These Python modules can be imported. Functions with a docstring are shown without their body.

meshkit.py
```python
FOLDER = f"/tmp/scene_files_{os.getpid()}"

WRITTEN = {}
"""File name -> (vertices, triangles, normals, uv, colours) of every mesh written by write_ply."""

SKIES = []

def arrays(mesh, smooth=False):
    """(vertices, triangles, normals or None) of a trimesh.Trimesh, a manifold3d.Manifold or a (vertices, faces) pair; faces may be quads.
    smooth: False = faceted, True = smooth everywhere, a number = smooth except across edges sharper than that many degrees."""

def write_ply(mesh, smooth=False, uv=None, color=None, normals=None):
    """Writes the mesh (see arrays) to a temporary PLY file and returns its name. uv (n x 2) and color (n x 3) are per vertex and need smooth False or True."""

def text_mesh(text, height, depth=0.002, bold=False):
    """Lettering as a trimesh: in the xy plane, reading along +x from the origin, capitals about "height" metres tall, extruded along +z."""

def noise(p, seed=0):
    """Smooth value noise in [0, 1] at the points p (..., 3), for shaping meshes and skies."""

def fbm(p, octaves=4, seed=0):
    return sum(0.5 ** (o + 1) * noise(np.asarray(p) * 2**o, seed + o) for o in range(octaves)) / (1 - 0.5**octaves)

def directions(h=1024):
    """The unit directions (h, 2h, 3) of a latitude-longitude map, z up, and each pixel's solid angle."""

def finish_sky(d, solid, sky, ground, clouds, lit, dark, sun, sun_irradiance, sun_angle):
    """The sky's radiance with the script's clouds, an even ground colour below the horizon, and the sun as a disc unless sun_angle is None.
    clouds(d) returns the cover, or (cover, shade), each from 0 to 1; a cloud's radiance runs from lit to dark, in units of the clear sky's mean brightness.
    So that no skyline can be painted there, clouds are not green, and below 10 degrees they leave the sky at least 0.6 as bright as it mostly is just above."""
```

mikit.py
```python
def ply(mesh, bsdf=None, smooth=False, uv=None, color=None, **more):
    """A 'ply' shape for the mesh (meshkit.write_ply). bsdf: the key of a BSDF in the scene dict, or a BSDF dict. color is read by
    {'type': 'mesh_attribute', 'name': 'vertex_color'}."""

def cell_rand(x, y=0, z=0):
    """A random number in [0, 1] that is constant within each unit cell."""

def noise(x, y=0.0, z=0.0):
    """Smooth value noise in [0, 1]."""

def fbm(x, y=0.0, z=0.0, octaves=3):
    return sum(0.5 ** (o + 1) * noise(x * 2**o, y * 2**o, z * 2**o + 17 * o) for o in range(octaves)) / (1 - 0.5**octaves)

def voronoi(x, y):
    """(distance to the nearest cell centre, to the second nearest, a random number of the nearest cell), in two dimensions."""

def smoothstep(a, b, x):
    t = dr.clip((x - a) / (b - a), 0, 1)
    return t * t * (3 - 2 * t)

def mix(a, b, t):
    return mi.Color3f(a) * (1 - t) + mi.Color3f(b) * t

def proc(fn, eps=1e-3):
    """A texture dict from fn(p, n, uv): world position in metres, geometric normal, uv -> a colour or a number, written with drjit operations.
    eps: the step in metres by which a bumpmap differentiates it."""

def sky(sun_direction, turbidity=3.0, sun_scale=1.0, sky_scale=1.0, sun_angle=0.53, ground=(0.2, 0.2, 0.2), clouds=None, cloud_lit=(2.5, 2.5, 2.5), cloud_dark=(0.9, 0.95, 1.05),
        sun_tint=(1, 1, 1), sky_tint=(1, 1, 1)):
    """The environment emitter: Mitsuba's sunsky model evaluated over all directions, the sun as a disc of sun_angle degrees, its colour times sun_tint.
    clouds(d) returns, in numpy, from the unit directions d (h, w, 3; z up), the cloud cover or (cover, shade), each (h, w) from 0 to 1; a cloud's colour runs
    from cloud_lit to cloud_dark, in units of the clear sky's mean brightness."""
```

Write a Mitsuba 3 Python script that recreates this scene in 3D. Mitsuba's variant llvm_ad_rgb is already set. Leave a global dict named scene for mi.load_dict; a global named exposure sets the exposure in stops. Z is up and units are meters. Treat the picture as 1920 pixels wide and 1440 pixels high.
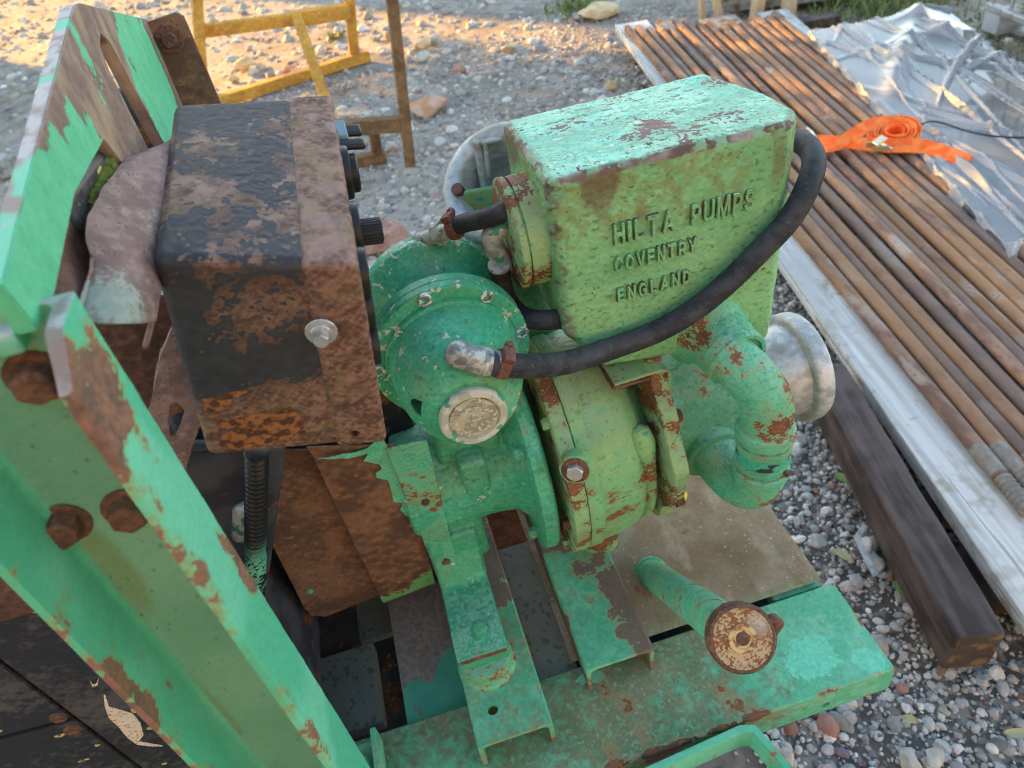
import math, random
import numpy as np, trimesh, manifold3d, shapely
import shapely.geometry as sg
import drjit as dr
import mitsuba as mi
import mikit, meshkit
from mikit import fbm, noise, smoothstep, mix, proc

scene, labels = {'type': 'scene'}, {}
T = mi.ScalarTransform4f
rng = np.random.default_rng(7)

# ------------------------------------------------------------------ camera, sky, exposure
CAM = np.array([0.0, 0.0, 1.55])
FWD = np.array([0.11435104, 0.75439834, -0.6463799])
UP = np.array([0.27039753, 0.60244778, 0.75096061])
scene['camera'] = {'type': 'thinlens', 'to_world': T().look_at(origin=CAM.tolist(), target=(CAM + FWD).tolist(), up=UP.tolist()),
                   'fov': 69.30, 'fov_axis': 'x', 'aperture_radius': 0.0020, 'focus_distance': 0.90, 'near_clip': 0.02, 'far_clip': 400.0}
SUN = np.array([-0.58, 0.81, 0.27])
scene['sky'] = mikit.sky(SUN.tolist(), turbidity=3, sun_scale=1.0, sky_scale=1.0, sun_tint=(1.0, 0.73, 0.27), sky_tint=(1.20, 1.0, 0.86), ground=(0.2, 0.18, 0.16))
exposure = 4.95

# ------------------------------------------------------------------ helpers
def A(p): return np.asarray(p, float)
def smoothstep_np(x, a, b): t = np.clip((x - a) / (b - a), 0, 1); return t * t * (3 - 2 * t)
def unit(v): v = A(v); return v / np.linalg.norm(v)
def basis(w, hint=(0, 0, 1)):
    w = unit(w); h = A(hint)
    if abs(w @ unit(h)) > 0.95: h = A((1, 0, 0)) if abs(w[0]) < 0.9 else A((0, 1, 0))
    u = unit(np.cross(h, w)); v = np.cross(w, u)
    return u, v, w
def tm(m):
    if isinstance(m, trimesh.Trimesh): return m
    k = m.to_mesh(); return trimesh.Trimesh(np.array(k.vert_properties[:, :3], float), np.array(k.tri_verts, int), process=False)
def man(m):
    return manifold3d.Manifold(manifold3d.Mesh(np.asarray(m.vertices, np.float32), np.asarray(m.faces, np.uint32)))
def cat(*ms): return trimesh.util.concatenate([tm(m) for m in ms])
_ico = {k: trimesh.creation.icosphere(subdivisions=k) for k in (0, 1, 2, 3)}
def hull(points, r=0.003, k=1):
    """Rounded polytope: hull of small spheres at the points (already inset by r)."""
    s = _ico[k].vertices * r
    return tm(manifold3d.Manifold.hull_points(np.vstack([A(p) + s for p in points])))
def rbox(lo, hi, r=0.003, k=1):
    lo, hi = A(lo) + r, A(hi) - r
    return hull([(x, y, z) for x in (lo[0], hi[0]) for y in (lo[1], hi[1]) for z in (lo[2], hi[2])], r, k)
def obox(o, u, v, w, a, b, c, r=0.002):
    """Rounded box with sides a, b, c along u, v, w, from corner o."""
    o, u, v, w = A(o), unit(u), unit(v), unit(w)
    return hull([o + u * x + v * y + w * z for x in (r, a - r) for y in (r, b - r) for z in (r, c - r)], r)
def lathe(prof, o, axis, n=64, hint=(0, 0, 1), wob=0.0, arc=None):
    """Surface of revolution: prof is a list of (distance along the axis, radius)."""
    u, v, w = basis(axis, hint); prof = A(prof); m = len(prof)
    t = np.arange(n) * 2 * np.pi / n
    ring = np.cos(t)[:, None] * u + np.sin(t)[:, None] * v
    R = prof[:, 1][:, None, None] * (1 + wob * np.sin(3 * t + 1)[None, :, None])
    P = A(o) + prof[:, 0][:, None, None] * w + R * ring[None]
    V = P.reshape(-1, 3); F = []
    i, j = np.meshgrid(np.arange(m - 1), np.arange(n), indexing='ij')
    a, b, c, d = i * n + j, i * n + (j + 1) % n, (i + 1) * n + (j + 1) % n, (i + 1) * n + j
    F = np.vstack([np.stack([a, b, c], -1).reshape(-1, 3), np.stack([a, c, d], -1).reshape(-1, 3)])
    ends = []
    for k, row in ((0, 0), (m - 1, 1)):
        if prof[k, 1] > 1e-6:
            ci = len(V) + len(ends); ends.append(A(o) + prof[k, 0] * w)
            jj = np.arange(n); a, b = k * n + jj, k * n + (jj + 1) % n
            F = np.vstack([F, np.stack([b, a, jj * 0 + ci], -1) if row == 0 else np.stack([a, b, jj * 0 + ci], -1)])
    if ends: V = np.vstack([V, ends])
    return trimesh.Trimesh(V, F, process=False)
def arcp(cx, cr, r, a0, a1, n=8):
    """Points of an arc for a lathe profile (angles in degrees, 0 = along +axis)."""
    t = np.radians(np.linspace(a0, a1, n)); return [(cx + r * math.cos(x), cr + r * math.sin(x)) for x in t]
def spline(pts, n=60):
    from scipy.interpolate import CubicSpline
    p = A(pts); s = np.r_[0, np.cumsum(np.linalg.norm(np.diff(p, axis=0), axis=1))]
    c = CubicSpline(s, p); return c(np.linspace(0, s[-1], n))
def tube(path, r, n=20, cap=True, flat=None):
    p = A(path); m = len(p); t = np.gradient(p, axis=0); t /= np.linalg.norm(t, axis=1, keepdims=True)
    r = np.broadcast_to(r, (m,)).astype(float)
    u = basis(t[0])[0]; U = []
    for k in range(m):
        u = unit(u - t[k] * (u @ t[k])); U.append(u)
    U = A(U); W = np.cross(t, U); th = np.arange(n) * 2 * np.pi / n
    V = (p[:, None] + r[:, None, None] * (np.cos(th)[None, :, None] * U[:, None] + np.sin(th)[None, :, None] * W[:, None])).reshape(-1, 3)
    i, j = np.meshgrid(np.arange(m - 1), np.arange(n), indexing='ij')
    a, b, c, d = i * n + j, i * n + (j + 1) % n, (i + 1) * n + (j + 1) % n, (i + 1) * n + j
    F = np.vstack([np.stack([a, b, c], -1).reshape(-1, 3), np.stack([a, c, d], -1).reshape(-1, 3)])
    if cap:
        jj = np.arange(n); V = np.vstack([V, p[:1], p[-1:]]); q = len(V)
        F = np.vstack([F, np.stack([(jj + 1) % n, jj, jj * 0 + q - 2], -1), np.stack([(m - 1) * n + jj, (m - 1) * n + (jj + 1) % n, jj * 0 + q - 1], -1)])
    return trimesh.Trimesh(V, F, process=False)
def extr(poly, h, o, u, v, bev=0.0):
    """Extrude a shapely polygon (coordinates along u, v from o) by h along u x v."""
    u, v = unit(u), A(v); v = unit(v - u * (u @ v)); w = np.cross(u, v)
    M = np.eye(4); M[:3, 0], M[:3, 1], M[:3, 2], M[:3, 3] = u, v, w, A(o)
    polys = getattr(poly, 'geoms', [poly]); out = []
    for g in polys:
        if bev > 0:
            core = trimesh.creation.extrude_polygon(g.buffer(-bev), h, engine='earcut')
            mid = trimesh.creation.extrude_polygon(g, h - 2 * bev, engine='earcut'); mid.apply_translation([0, 0, bev])
            out += [core, mid]
        else: out.append(trimesh.creation.extrude_polygon(g, h, engine='earcut'))
    m = trimesh.util.concatenate(out); m.apply_transform(M); return m
def sheet(grid, th, sub=6):
    """A curved sheet of thickness th from a grid of points (rows x cols), refined by splines."""
    from scipy.interpolate import CubicSpline
    g = A(grid); a, b = g.shape[:2]
    g = CubicSpline(np.arange(a), g, axis=0)(np.linspace(0, a - 1, (a - 1) * sub + 1))
    g = CubicSpline(np.arange(b), g, axis=1)(np.linspace(0, b - 1, (b - 1) * sub + 1))
    return sheet_raw(g, th)
def sheet_raw(g, th):
    a, b = g.shape[:2]
    N = np.cross(np.gradient(g, axis=0), np.gradient(g, axis=1)); N /= np.linalg.norm(N, axis=2, keepdims=True)
    V = np.vstack([g.reshape(-1, 3), (g - N * th).reshape(-1, 3)]); q = a * b
    i, j = np.meshgrid(np.arange(a - 1), np.arange(b - 1), indexing='ij')
    f = np.stack([i * b + j, (i + 1) * b + j, (i + 1) * b + j + 1, i * b + j + 1], -1).reshape(-1, 4)
    F = [f, f[:, ::-1] + q]
    def side(ix): ix = np.asarray(ix); return np.stack([ix[:-1], ix[1:], ix[1:] + q, ix[:-1] + q], -1)
    F += [side(np.arange(b)), side(np.arange(b - 1, -1, -1) + (a - 1) * b), side(np.arange(a - 1, -1, -1) * b), side(np.arange(a) * b + b - 1)]
    F = np.vstack(F); F = np.vstack([F[:, [0, 1, 2]], F[:, [0, 2, 3]]])
    m = trimesh.Trimesh(V, F, process=False); m.fix_normals(); return m
def rough(m, edge, amp, freq, seed=0, octaves=3):
    """Refine and displace along the normals: cast or hammered skin."""
    m = tm(m).copy(); m.merge_vertices(digits_vertex=6)
    q = man(m)
    if q.is_empty() or q.num_tri() < 4:
        v, f = trimesh.remesh.subdivide_to_size(m.vertices, m.faces, edge * 1.5, max_iter=14); m = trimesh.Trimesh(v, f); m.merge_vertices()
    else:
        m = tm(q.refine_to_length(edge))
    d = (meshkit.fbm(m.vertices * freq, octaves, seed) - 0.5) * 2 * amp
    m.vertices = m.vertices + vnormals(m) * d[:, None]
    return m
def vnormals(m):
    v, f = m.vertices, m.faces; n = np.zeros_like(v)
    c = np.cross(v[f[:, 1]] - v[f[:, 0]], v[f[:, 2]] - v[f[:, 0]])
    for k in range(3):
        for ax in range(3): n[:, ax] += np.bincount(f[:, k], c[:, ax], len(v))
    return n / np.maximum(np.linalg.norm(n, axis=1, keepdims=True), 1e-20)
def hexagon(af): return sg.Polygon([(af / math.sqrt(3) * math.cos(k * math.pi / 3), af / math.sqrt(3) * math.sin(k * math.pi / 3)) for k in range(6)])
def bolt(c, axis, af=0.013, h=0.008, washer=0.0, spin=0.3, dome=0.0):
    """Hex bolt head standing on c along axis, with chamfered top and an optional washer."""
    u, v, w = basis(axis); u, v = u * math.cos(spin) + v * math.sin(spin), v * math.cos(spin) - u * math.sin(spin)
    z = 0.0; out = []
    if washer: out.append(lathe([(0, washer * .96), (.0006, washer), (.002, washer), (.0026, washer * .94)], c, w, 32)); z = 0.0024
    r = af / math.sqrt(3)
    hx = extr(hexagon(af), h, A(c) + w * z, u, v)
    cone = lathe([(0, r * 1.2), (h * .72, r * 1.02), (h, r * .80)], A(c) + w * z, w, 24)
    out.append(tm(man(hx) ^ man(cone)))
    if dome: out.append(lathe([(h + z - .001, r * .5), (h + z + dome, r * .3)], c, w, 16))
    return cat(*out)
def socket_screw(c, axis, r=0.008):
    """Countersunk socket head: a ring, a recessed hexagon."""
    u, v, w = basis(axis)
    head = lathe([(-.004, r), (0.0015, r), (.0022, r * .9), (.0022, r * .86)], c, w, 32)
    cut = extr(hexagon(r * .95), .02, A(c) + w * -.0015, u, v)
    return tm(man(head) - man(cut))

def put(key, mesh, mat, smooth=35, **kw):
    """One entry of the scene; a taken key takes the next three-digit number."""
    k, i = key, 0
    while k in scene: i += 1; k = f'{key}_{i:03d}'
    scene[k] = mikit.ply(tm(mesh) if not isinstance(mesh, trimesh.Trimesh) else mesh, mat, smooth=smooth, **kw)
    return k
def lab(key, label=None, category=None, group=None, kind=None):
    d = labels.setdefault(key, {})
    for a, b in (('label', label), ('category', category), ('group', group), ('kind', kind)):
        if b: d[a] = b
    return key

# ------------------------------------------------------------------ materials
C3 = mi.Color3f
def N(p, f, s=0.0, o=3, w=(1, 1, 1)):
    return fbm(p.x * (f * w[0]) + s, p.y * (f * w[1]) + s * 1.7, p.z * (f * w[2]) + s * 0.6, o)
def blob(p, c, r, pw=1.0):
    """1 at the centre of a patch, falling to 0 at r (r may be three radii)."""
    r = (r, r, r) if np.isscalar(r) else r
    d = dr.sqrt(dr.square((p.x - c[0]) / r[0]) + dr.square((p.y - c[1]) / r[1]) + dr.square((p.z - c[2]) / r[2]))
    return dr.clip(1 - d, 0, 1)
def rustcol(b, c):
    k = mix((0.055, 0.030, 0.022), (0.17, 0.075, 0.04), smoothstep(.3, .7, b))
    return mix(k, (0.33, 0.13, 0.045), smoothstep(.56, .75, c) * .7)
def mat(key, fn, rough_=0.55, metal=0.0, spec=0.25, two=True, bump=None, bscale=1.0, beps=1e-3, **kw):
    b = {'type': 'principled', 'base_color': proc(fn) if callable(fn) else {'type': 'rgb', 'value': list(fn)}, 'roughness': rough_, 'metallic': metal, 'specular': spec, **kw}
    if bump is not None: b = {'type': 'bumpmap', 'arbitrary': proc(bump, beps), 'scale': bscale, 'bsdf': b}
    scene[key] = {'type': 'twosided', 'bsdf': b} if two else b

def paint(base, alt, dirt=(.20, .17, .09), dirt_amt=.5, rust=.62, f=9.0, seed=0.0, chip=(.45, .42, .33), chips=.80, aniso=(1, 1, 1), extra=None, wear=None, sky_film=.28):
    """Old brush paint: tone drift, dirt film, sky light painted pale on top faces, pale chips, rust breaking through above a threshold."""
    def fn(p, n, uv):
        a, b, c = N(p, f, seed, 3, aniso), N(p, f * 5, seed + 11, 3, aniso), N(p, f * 26, seed + 5, 2)
        col = mix(base, alt, smoothstep(.35, .65, a * .5 + b * .3 + c * .2))
        col = mix(col, dirt, dirt_amt * smoothstep(.46, .72, N(p, f * 2.2, seed + 3, 4) * .75 + c * .25))
        col = mix(col, (.40, .50, .45), sky_film * smoothstep(.55, .95, n.z) * smoothstep(.30, .62, b * .6 + c * .4))  # up-facing tops paled, sky light put into the colour
        col = col * (0.80 + 0.40 * c)
        col = mix(col, C3(*[x * .35 for x in base]), smoothstep(.66, .72, N(p, f * 17, seed + 8, 3)) * .40)
        k = N(p, f * 8, seed + 2, 4) * .7 + c * .3 + .12 * a
        if wear is not None: k = k + wear(p, n)
        col = mix(col, chip, smoothstep(chips, chips + .02, k))
        r = a * .5 + b * .32 + c * .18
        if extra is not None: r = r + extra(p, n)
        col = mix(col, (.26, .21, .07), smoothstep(rust - .06, rust, r) * .5)
        return mix(col, rustcol(b, c), smoothstep(rust, rust + .018, r))
    return fn
def w_spool(p, n):
    rr = dr.sqrt(dr.square(p.x - .043) + dr.square(p.z - 1.003))
    e = smoothstep(.0915, .0965, rr) * smoothstep(.7265, .7200, p.y) + smoothstep(.091, .0965, rr) * smoothstep(.829, .834, p.y) + .8 * smoothstep(.0755, .0775, rr) * smoothstep(.706, .710, p.y)
    return .065 * e + .05 * blob(p, (-.035, .72, 1.02), .06)
def x_ring(p, n): return .07 * blob(p, (.154, .62, .83), (.04, .06, .07)) + .03
def f_tank(p, n, uv):
    a, b, c = N(p, 14, 3, 3), N(p, 60, 7, 3), N(p, 260, 1, 2)
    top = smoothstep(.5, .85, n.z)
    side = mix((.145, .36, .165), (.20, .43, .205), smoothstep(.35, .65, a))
    och = smoothstep(.44, .66, a * .40 + b * .35 + .25 * smoothstep(1.06, 1.21, p.z))
    side = mix(side, (.19, .21, .055), och * .45 * smoothstep(.35, .6, N(p, 90, 75, 3)) * 1.4)
    side = mix(side, (.05, .10, .05), smoothstep(.60, .72, N(p, 210, 44, 3)) * .55) * (.80 + .4 * c)
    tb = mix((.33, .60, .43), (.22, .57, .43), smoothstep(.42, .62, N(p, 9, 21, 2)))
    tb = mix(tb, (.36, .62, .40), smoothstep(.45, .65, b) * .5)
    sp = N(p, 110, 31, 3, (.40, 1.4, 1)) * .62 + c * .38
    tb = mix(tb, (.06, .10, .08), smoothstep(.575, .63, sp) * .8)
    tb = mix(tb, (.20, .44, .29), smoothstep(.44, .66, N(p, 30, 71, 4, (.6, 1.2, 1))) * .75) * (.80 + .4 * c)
    big = N(p, 22, 40, 4, (.7, 1.1, 1)) + .05 * smoothstep(.80, .86, p.y)
    tb = mix(tb, (.17, .09, .075), smoothstep(.615, .645, big * .75 + c * .25))
    tb = mix(tb, (.50, .19, .07), smoothstep(.74, .77, big * .55 + b * .45))
    tb = mix(tb, (.62, .70, .62), smoothstep(.80, .83, N(p, 120, 55, 2)) * .6)
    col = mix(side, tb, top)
    # worn casting edges: rust-brown along the rounded top rim
    rim = smoothstep(-.02, .45, n.z + .35 * (b - .5)) * (1 - smoothstep(.84, 1.0, n.z + .25 * (c - .5))) * smoothstep(1.12, 1.16, p.z)
    corner = smoothstep(.200, .186, p.x + .012 * (b - .5)) * smoothstep(.712, .700, p.y) * .8
    wr = mix(mix((.105, .062, .048), (.24, .215, .20), smoothstep(.40, .62, N(p, 40, 61, 3))), (.20, .36, .22), smoothstep(.52, .60, N(p, 75, 66, 3)) * .8)
    col = mix(col, wr * (.7 + .6 * c), dr.clip(rim + corner * smoothstep(.45, .6, b), 0, 1) * smoothstep(.30, .50, b * .5 + c * .3 + a * .2))
    run = smoothstep(1.10, 1.20, p.z) * smoothstep(.52, .70, N(p, 34, 13, 2, (1, 1, .35)))
    col = mix(col, (.12, .07, .04), run * .8 * (1 - top))
    sp2 = smoothstep(.735, .76, b * .6 + N(p, 120, 3, 2) * .4)
    return mix(col, (.10, .05, .035), sp2)
mat('tank_paint', f_tank, .52, bump=lambda p, n, uv: fbm(p.x * 190, p.y * 190, p.z * 190, 3), bscale=.0015, beps=7e-4)
mat('letter_dirt', lambda p, n, uv: mix((.10, .24, .115), (.085, .075, .04), smoothstep(.46, .60, N(p, 70, 3, 3))), .7)
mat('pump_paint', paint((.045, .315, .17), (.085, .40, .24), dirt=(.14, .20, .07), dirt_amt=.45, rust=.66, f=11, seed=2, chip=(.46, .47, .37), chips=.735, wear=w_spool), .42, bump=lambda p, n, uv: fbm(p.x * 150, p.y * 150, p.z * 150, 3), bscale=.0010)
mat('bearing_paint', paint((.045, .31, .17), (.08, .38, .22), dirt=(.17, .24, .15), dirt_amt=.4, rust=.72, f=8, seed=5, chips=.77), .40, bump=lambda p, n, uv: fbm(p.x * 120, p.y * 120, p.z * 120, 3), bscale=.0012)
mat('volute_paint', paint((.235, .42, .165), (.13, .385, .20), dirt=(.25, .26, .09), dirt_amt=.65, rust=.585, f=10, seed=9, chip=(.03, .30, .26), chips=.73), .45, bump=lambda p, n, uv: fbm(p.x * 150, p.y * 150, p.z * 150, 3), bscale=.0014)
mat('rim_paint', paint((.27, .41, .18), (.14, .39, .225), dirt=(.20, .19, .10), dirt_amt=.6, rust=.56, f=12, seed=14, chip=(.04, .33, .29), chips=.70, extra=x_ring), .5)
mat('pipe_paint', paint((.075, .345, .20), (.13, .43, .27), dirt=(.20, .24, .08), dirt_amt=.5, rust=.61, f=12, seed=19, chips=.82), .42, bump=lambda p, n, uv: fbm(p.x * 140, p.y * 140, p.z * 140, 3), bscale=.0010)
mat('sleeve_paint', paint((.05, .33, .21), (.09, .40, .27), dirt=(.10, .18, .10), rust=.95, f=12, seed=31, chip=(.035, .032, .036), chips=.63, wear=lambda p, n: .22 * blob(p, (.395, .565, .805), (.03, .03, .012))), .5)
mat('barrel_paint', paint((.065, .275, .155), (.11, .315, .175), dirt=(.16, .20, .10), dirt_amt=.6, rust=.66, f=9, seed=23, chips=.82), .5, bump=lambda p, n, uv: fbm(p.x * 120, p.y * 120, p.z * 120, 3), bscale=.0014)

def f_rail(p, n, uv):
    """Skid rails: mint paint under a brown oily film, bare fresh patches at the corner, rust along the edges."""
    a, b, c = N(p, 7, 4, 3), N(p, 38, 8, 3), N(p, 240, 6, 2)
    col = mix((.10, .40, .235), (.15, .46, .29), smoothstep(.4, .62, b))
    left = smoothstep(.34, .10, p.x)
    film = smoothstep(.34, .58, a * .36 + b * .30 + N(p, 110, 15, 3) * .30 + .10 * left - .12 * smoothstep(.36, .46, p.x))
    col = mix(col, mix((.20, .17, .10), (.12, .145, .075), smoothstep(.3, .7, N(p, 30, 2, 4))), film * .88)
    col = mix(col, (.20, .42, .28), smoothstep(.62, .70, N(p, 230, 12, 3)) * .5)
    fresh = blob(p, (.43, .455, .5), (.075, .055, .08)) + blob(p, (.505, .425, .5), (.03, .035, .05)) + blob(p, (.12, .535, .5), (.05, .03, .05)) * .6
    col = mix(col, (.15, .54, .36), smoothstep(.32, .40, fresh * .8 + (b - .5) * .5 + (c - .5) * .2))
    col = col * (.76 + .48 * c)
    edge = smoothstep(.013, .0, dr.abs(p.y - .405)) * smoothstep(.482, .50, p.z) + smoothstep(.012, .0, dr.abs(p.x - .528)) * .8 + smoothstep(.46, .44, p.z) * .5
    r = a * .35 + b * .42 + c * .16 + .16 * edge
    col = mix(col, (.30, .20, .08), smoothstep(.50, .58, r) * .5)
    return mix(col, rustcol(b, c), smoothstep(.585, .61, r))
mat('rail_paint', f_rail, .55, bump=lambda p, n, uv: fbm(p.x * 160, p.y * 160, p.z * 160, 2), bscale=.0006)

def f_chan(p, n, uv):
    """Cross channels: paint gone at the back and in big flaked islands, green towards the front."""
    a, b, c = N(p, 13, 6, 3), N(p, 52, 2, 3), N(p, 230, 9, 2)
    col = mix((.09, .37, .22), (.14, .44, .28), smoothstep(.38, .62, b))
    col = mix(col, (.20, .20, .10), smoothstep(.42, .64, a * .4 + b * .3 + N(p, 110, 4, 3) * .3) * .8) * (.78 + .44 * c)
    gone = a * .52 + b * .30 + c * .10
    one = smoothstep(.07, .03, p.x)
    gone = gone + one * .22 * smoothstep(.60, .69, p.y) - one * .06 + (1 - one) * (.06 + .16 * blob(p, (.195, .63, .56), .07) + .12 * blob(p, (.18, .545, .56), .06) + .16 * smoothstep(.70, .78, p.y)) + .10 * smoothstep(.552, .53, p.z) * (1 - one)
    metal = mix((.13, .105, .09), (.19, .13, .10), b) * (.8 + .4 * c)
    metal = mix(metal, rustcol(b, c), smoothstep(.55, .65, a) * .6)
    col = mix(col, (.30, .24, .09), smoothstep(.49, .52, gone) * .5)
    return mix(col, metal, smoothstep(.53, .545, gone))
mat('channel_paint', f_chan, .55, bump=lambda p, n, uv: fbm(p.x * 150, p.y * 150, p.z * 150, 2), bscale=.0006)

def f_deck(p, n, uv):
    a, b, c = N(p, 8, 4, 3), N(p, 42, 8, 3), N(p, 260, 6, 2)
    col = mix((.20, .145, .085), (.26, .205, .135), smoothstep(.35, .65, a * .6 + b * .4))
    col = mix(col, (.36, .31, .23), smoothstep(.5, .72, N(p, 30, 3, 4, (1, .6, 1))) * .5)
    col = mix(col, (.13, .10, .065), smoothstep(.52, .70, N(p, 17, 23, 4)) * .55)
    col = mix(col, (.42, .38, .30), smoothstep(.72, .76, N(p, 200, 27, 2)) * .7)
    col = mix(col, (.13, .20, .11), smoothstep(.52, .68, a * .5 + c * .2 + .3 * smoothstep(.60, .565, p.y)) * .7)
    return mix(col, (.15, .085, .055), smoothstep(.66, .72, b * .6 + c * .4) * .7) * (.78 + .44 * c)
mat('deck_dirt', f_deck, .8)

def f_post(p, n, uv):
    """Lifting post: smooth green web, rusted flange edges, brush-length streaks."""
    a, b, c = N(p, 16, 6, 3, (1, 1, .45)), N(p, 62, 2, 3, (1, 1, .6)), N(p, 250, 9, 2)
    web = smoothstep(.395, .415, p.y) * smoothstep(.6, .9, dr.abs(n.y))
    col = mix((.085, .41, .24), (.14, .49, .315), smoothstep(.4, .6, a))
    wc = mix((.14, .345, .23), (.18, .395, .275), smoothstep(.35, .65, N(p, 9, 3, 2)))
    wc = mix(wc, (.17, .22, .08), smoothstep(.45, .75, blob(p, (-.265, .425, 1.12), (.03, .1, .11)) + blob(p, (-.28, .425, .90), (.022, .1, .2)) + .3 * a) * .6)
    wc = mix(wc, (.06, .12, .08), smoothstep(.76, .79, N(p, 330, 5, 2, (1, 1, .4))) * .6)
    col = mix(col, wc, web) * (.9 + .2 * c)
    front = smoothstep(.378, .362, p.y)
    r = a * .30 + b * .40 + c * .14 + front * .12 - .045
    r = r + .42 * blob(p, (-.18, .39, 1.300), (.04, .06, .062)) + .46 * blob(p, (-.18, .425, 1.075), (.04, .03, .075)) + .2 * blob(p, (-.285, .37, 1.03), (.02, .05, .2))
    r = r - web * .2
    col = mix(col, (.26, .25, .07), smoothstep(.49, .56, r) * .6)
    k = mix((.14, .085, .065), (.23, .12, .078), smoothstep(.35, .65, b)) * (.65 + .7 * c)
    col = mix(col, k, smoothstep(.555, .575, r))
    cut = smoothstep(.5, .7, n.z) * smoothstep(.30, .50, -n.y) + smoothstep(.9, .97, n.z)
    return mix(col, mix((.36, .34, .34), (.22, .17, .15), smoothstep(.4, .6, b)), dr.clip(cut, 0, 1) * smoothstep(1.2, 1.25, p.z) * .9)
mat('post_paint', f_post, .45)

def f_beam(p, n, uv):
    """Lifting beam: mill-brown plate with long flakes of green left on it."""
    a, b, c = N(p, 20, 6, 3, (1, 1, .35)), N(p, 85, 2, 3, (1, 1, .28)), N(p, 330, 9, 2, (1, 1, .5))
    brown = mix((.17, .115, .095), (.26, .18, .14), smoothstep(.35, .65, b)) * (.75 + .5 * c)
    brown = mix(brown, (.34, .25, .16), smoothstep(.55, .75, N(p, 46, 12, 2, (1, 1, .3))) * .6)
    g = mix((.075, .38, .195), (.12, .46, .27), b) * (.88 + .24 * c)
    keep = blob(p, (-.2, .565, 1.362), (.2, .145, .042)) * 1.0 + blob(p, (-.2, .95, 1.315), (.2, .12, .12)) * .95 + blob(p, (-.2, .45, 1.35), (.2, .14, .06)) + blob(p, (-.185, 1.05, 1.33), (.02, .02, .08)) * .8
    keep = keep * .55 + (a - .5) * .55 + (b - .5) * .34 + (c - .5) * .06
    col = mix(brown, (.05, .045, .035), smoothstep(.135, .155, keep) * .6)
    col = mix(col, g, smoothstep(.155, .165, keep))
    up = smoothstep(.5, .8, n.z)
    edge = mix((.38, .37, .38), (.24, .20, .18), smoothstep(.4, .6, b))
    edge = mix(edge, (.12, .46, .31), smoothstep(.58, .62, a + .30 * smoothstep(.50, .42, p.y)))
    return mix(col, edge, up)
mat('beam_paint', f_beam, .55)

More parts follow.
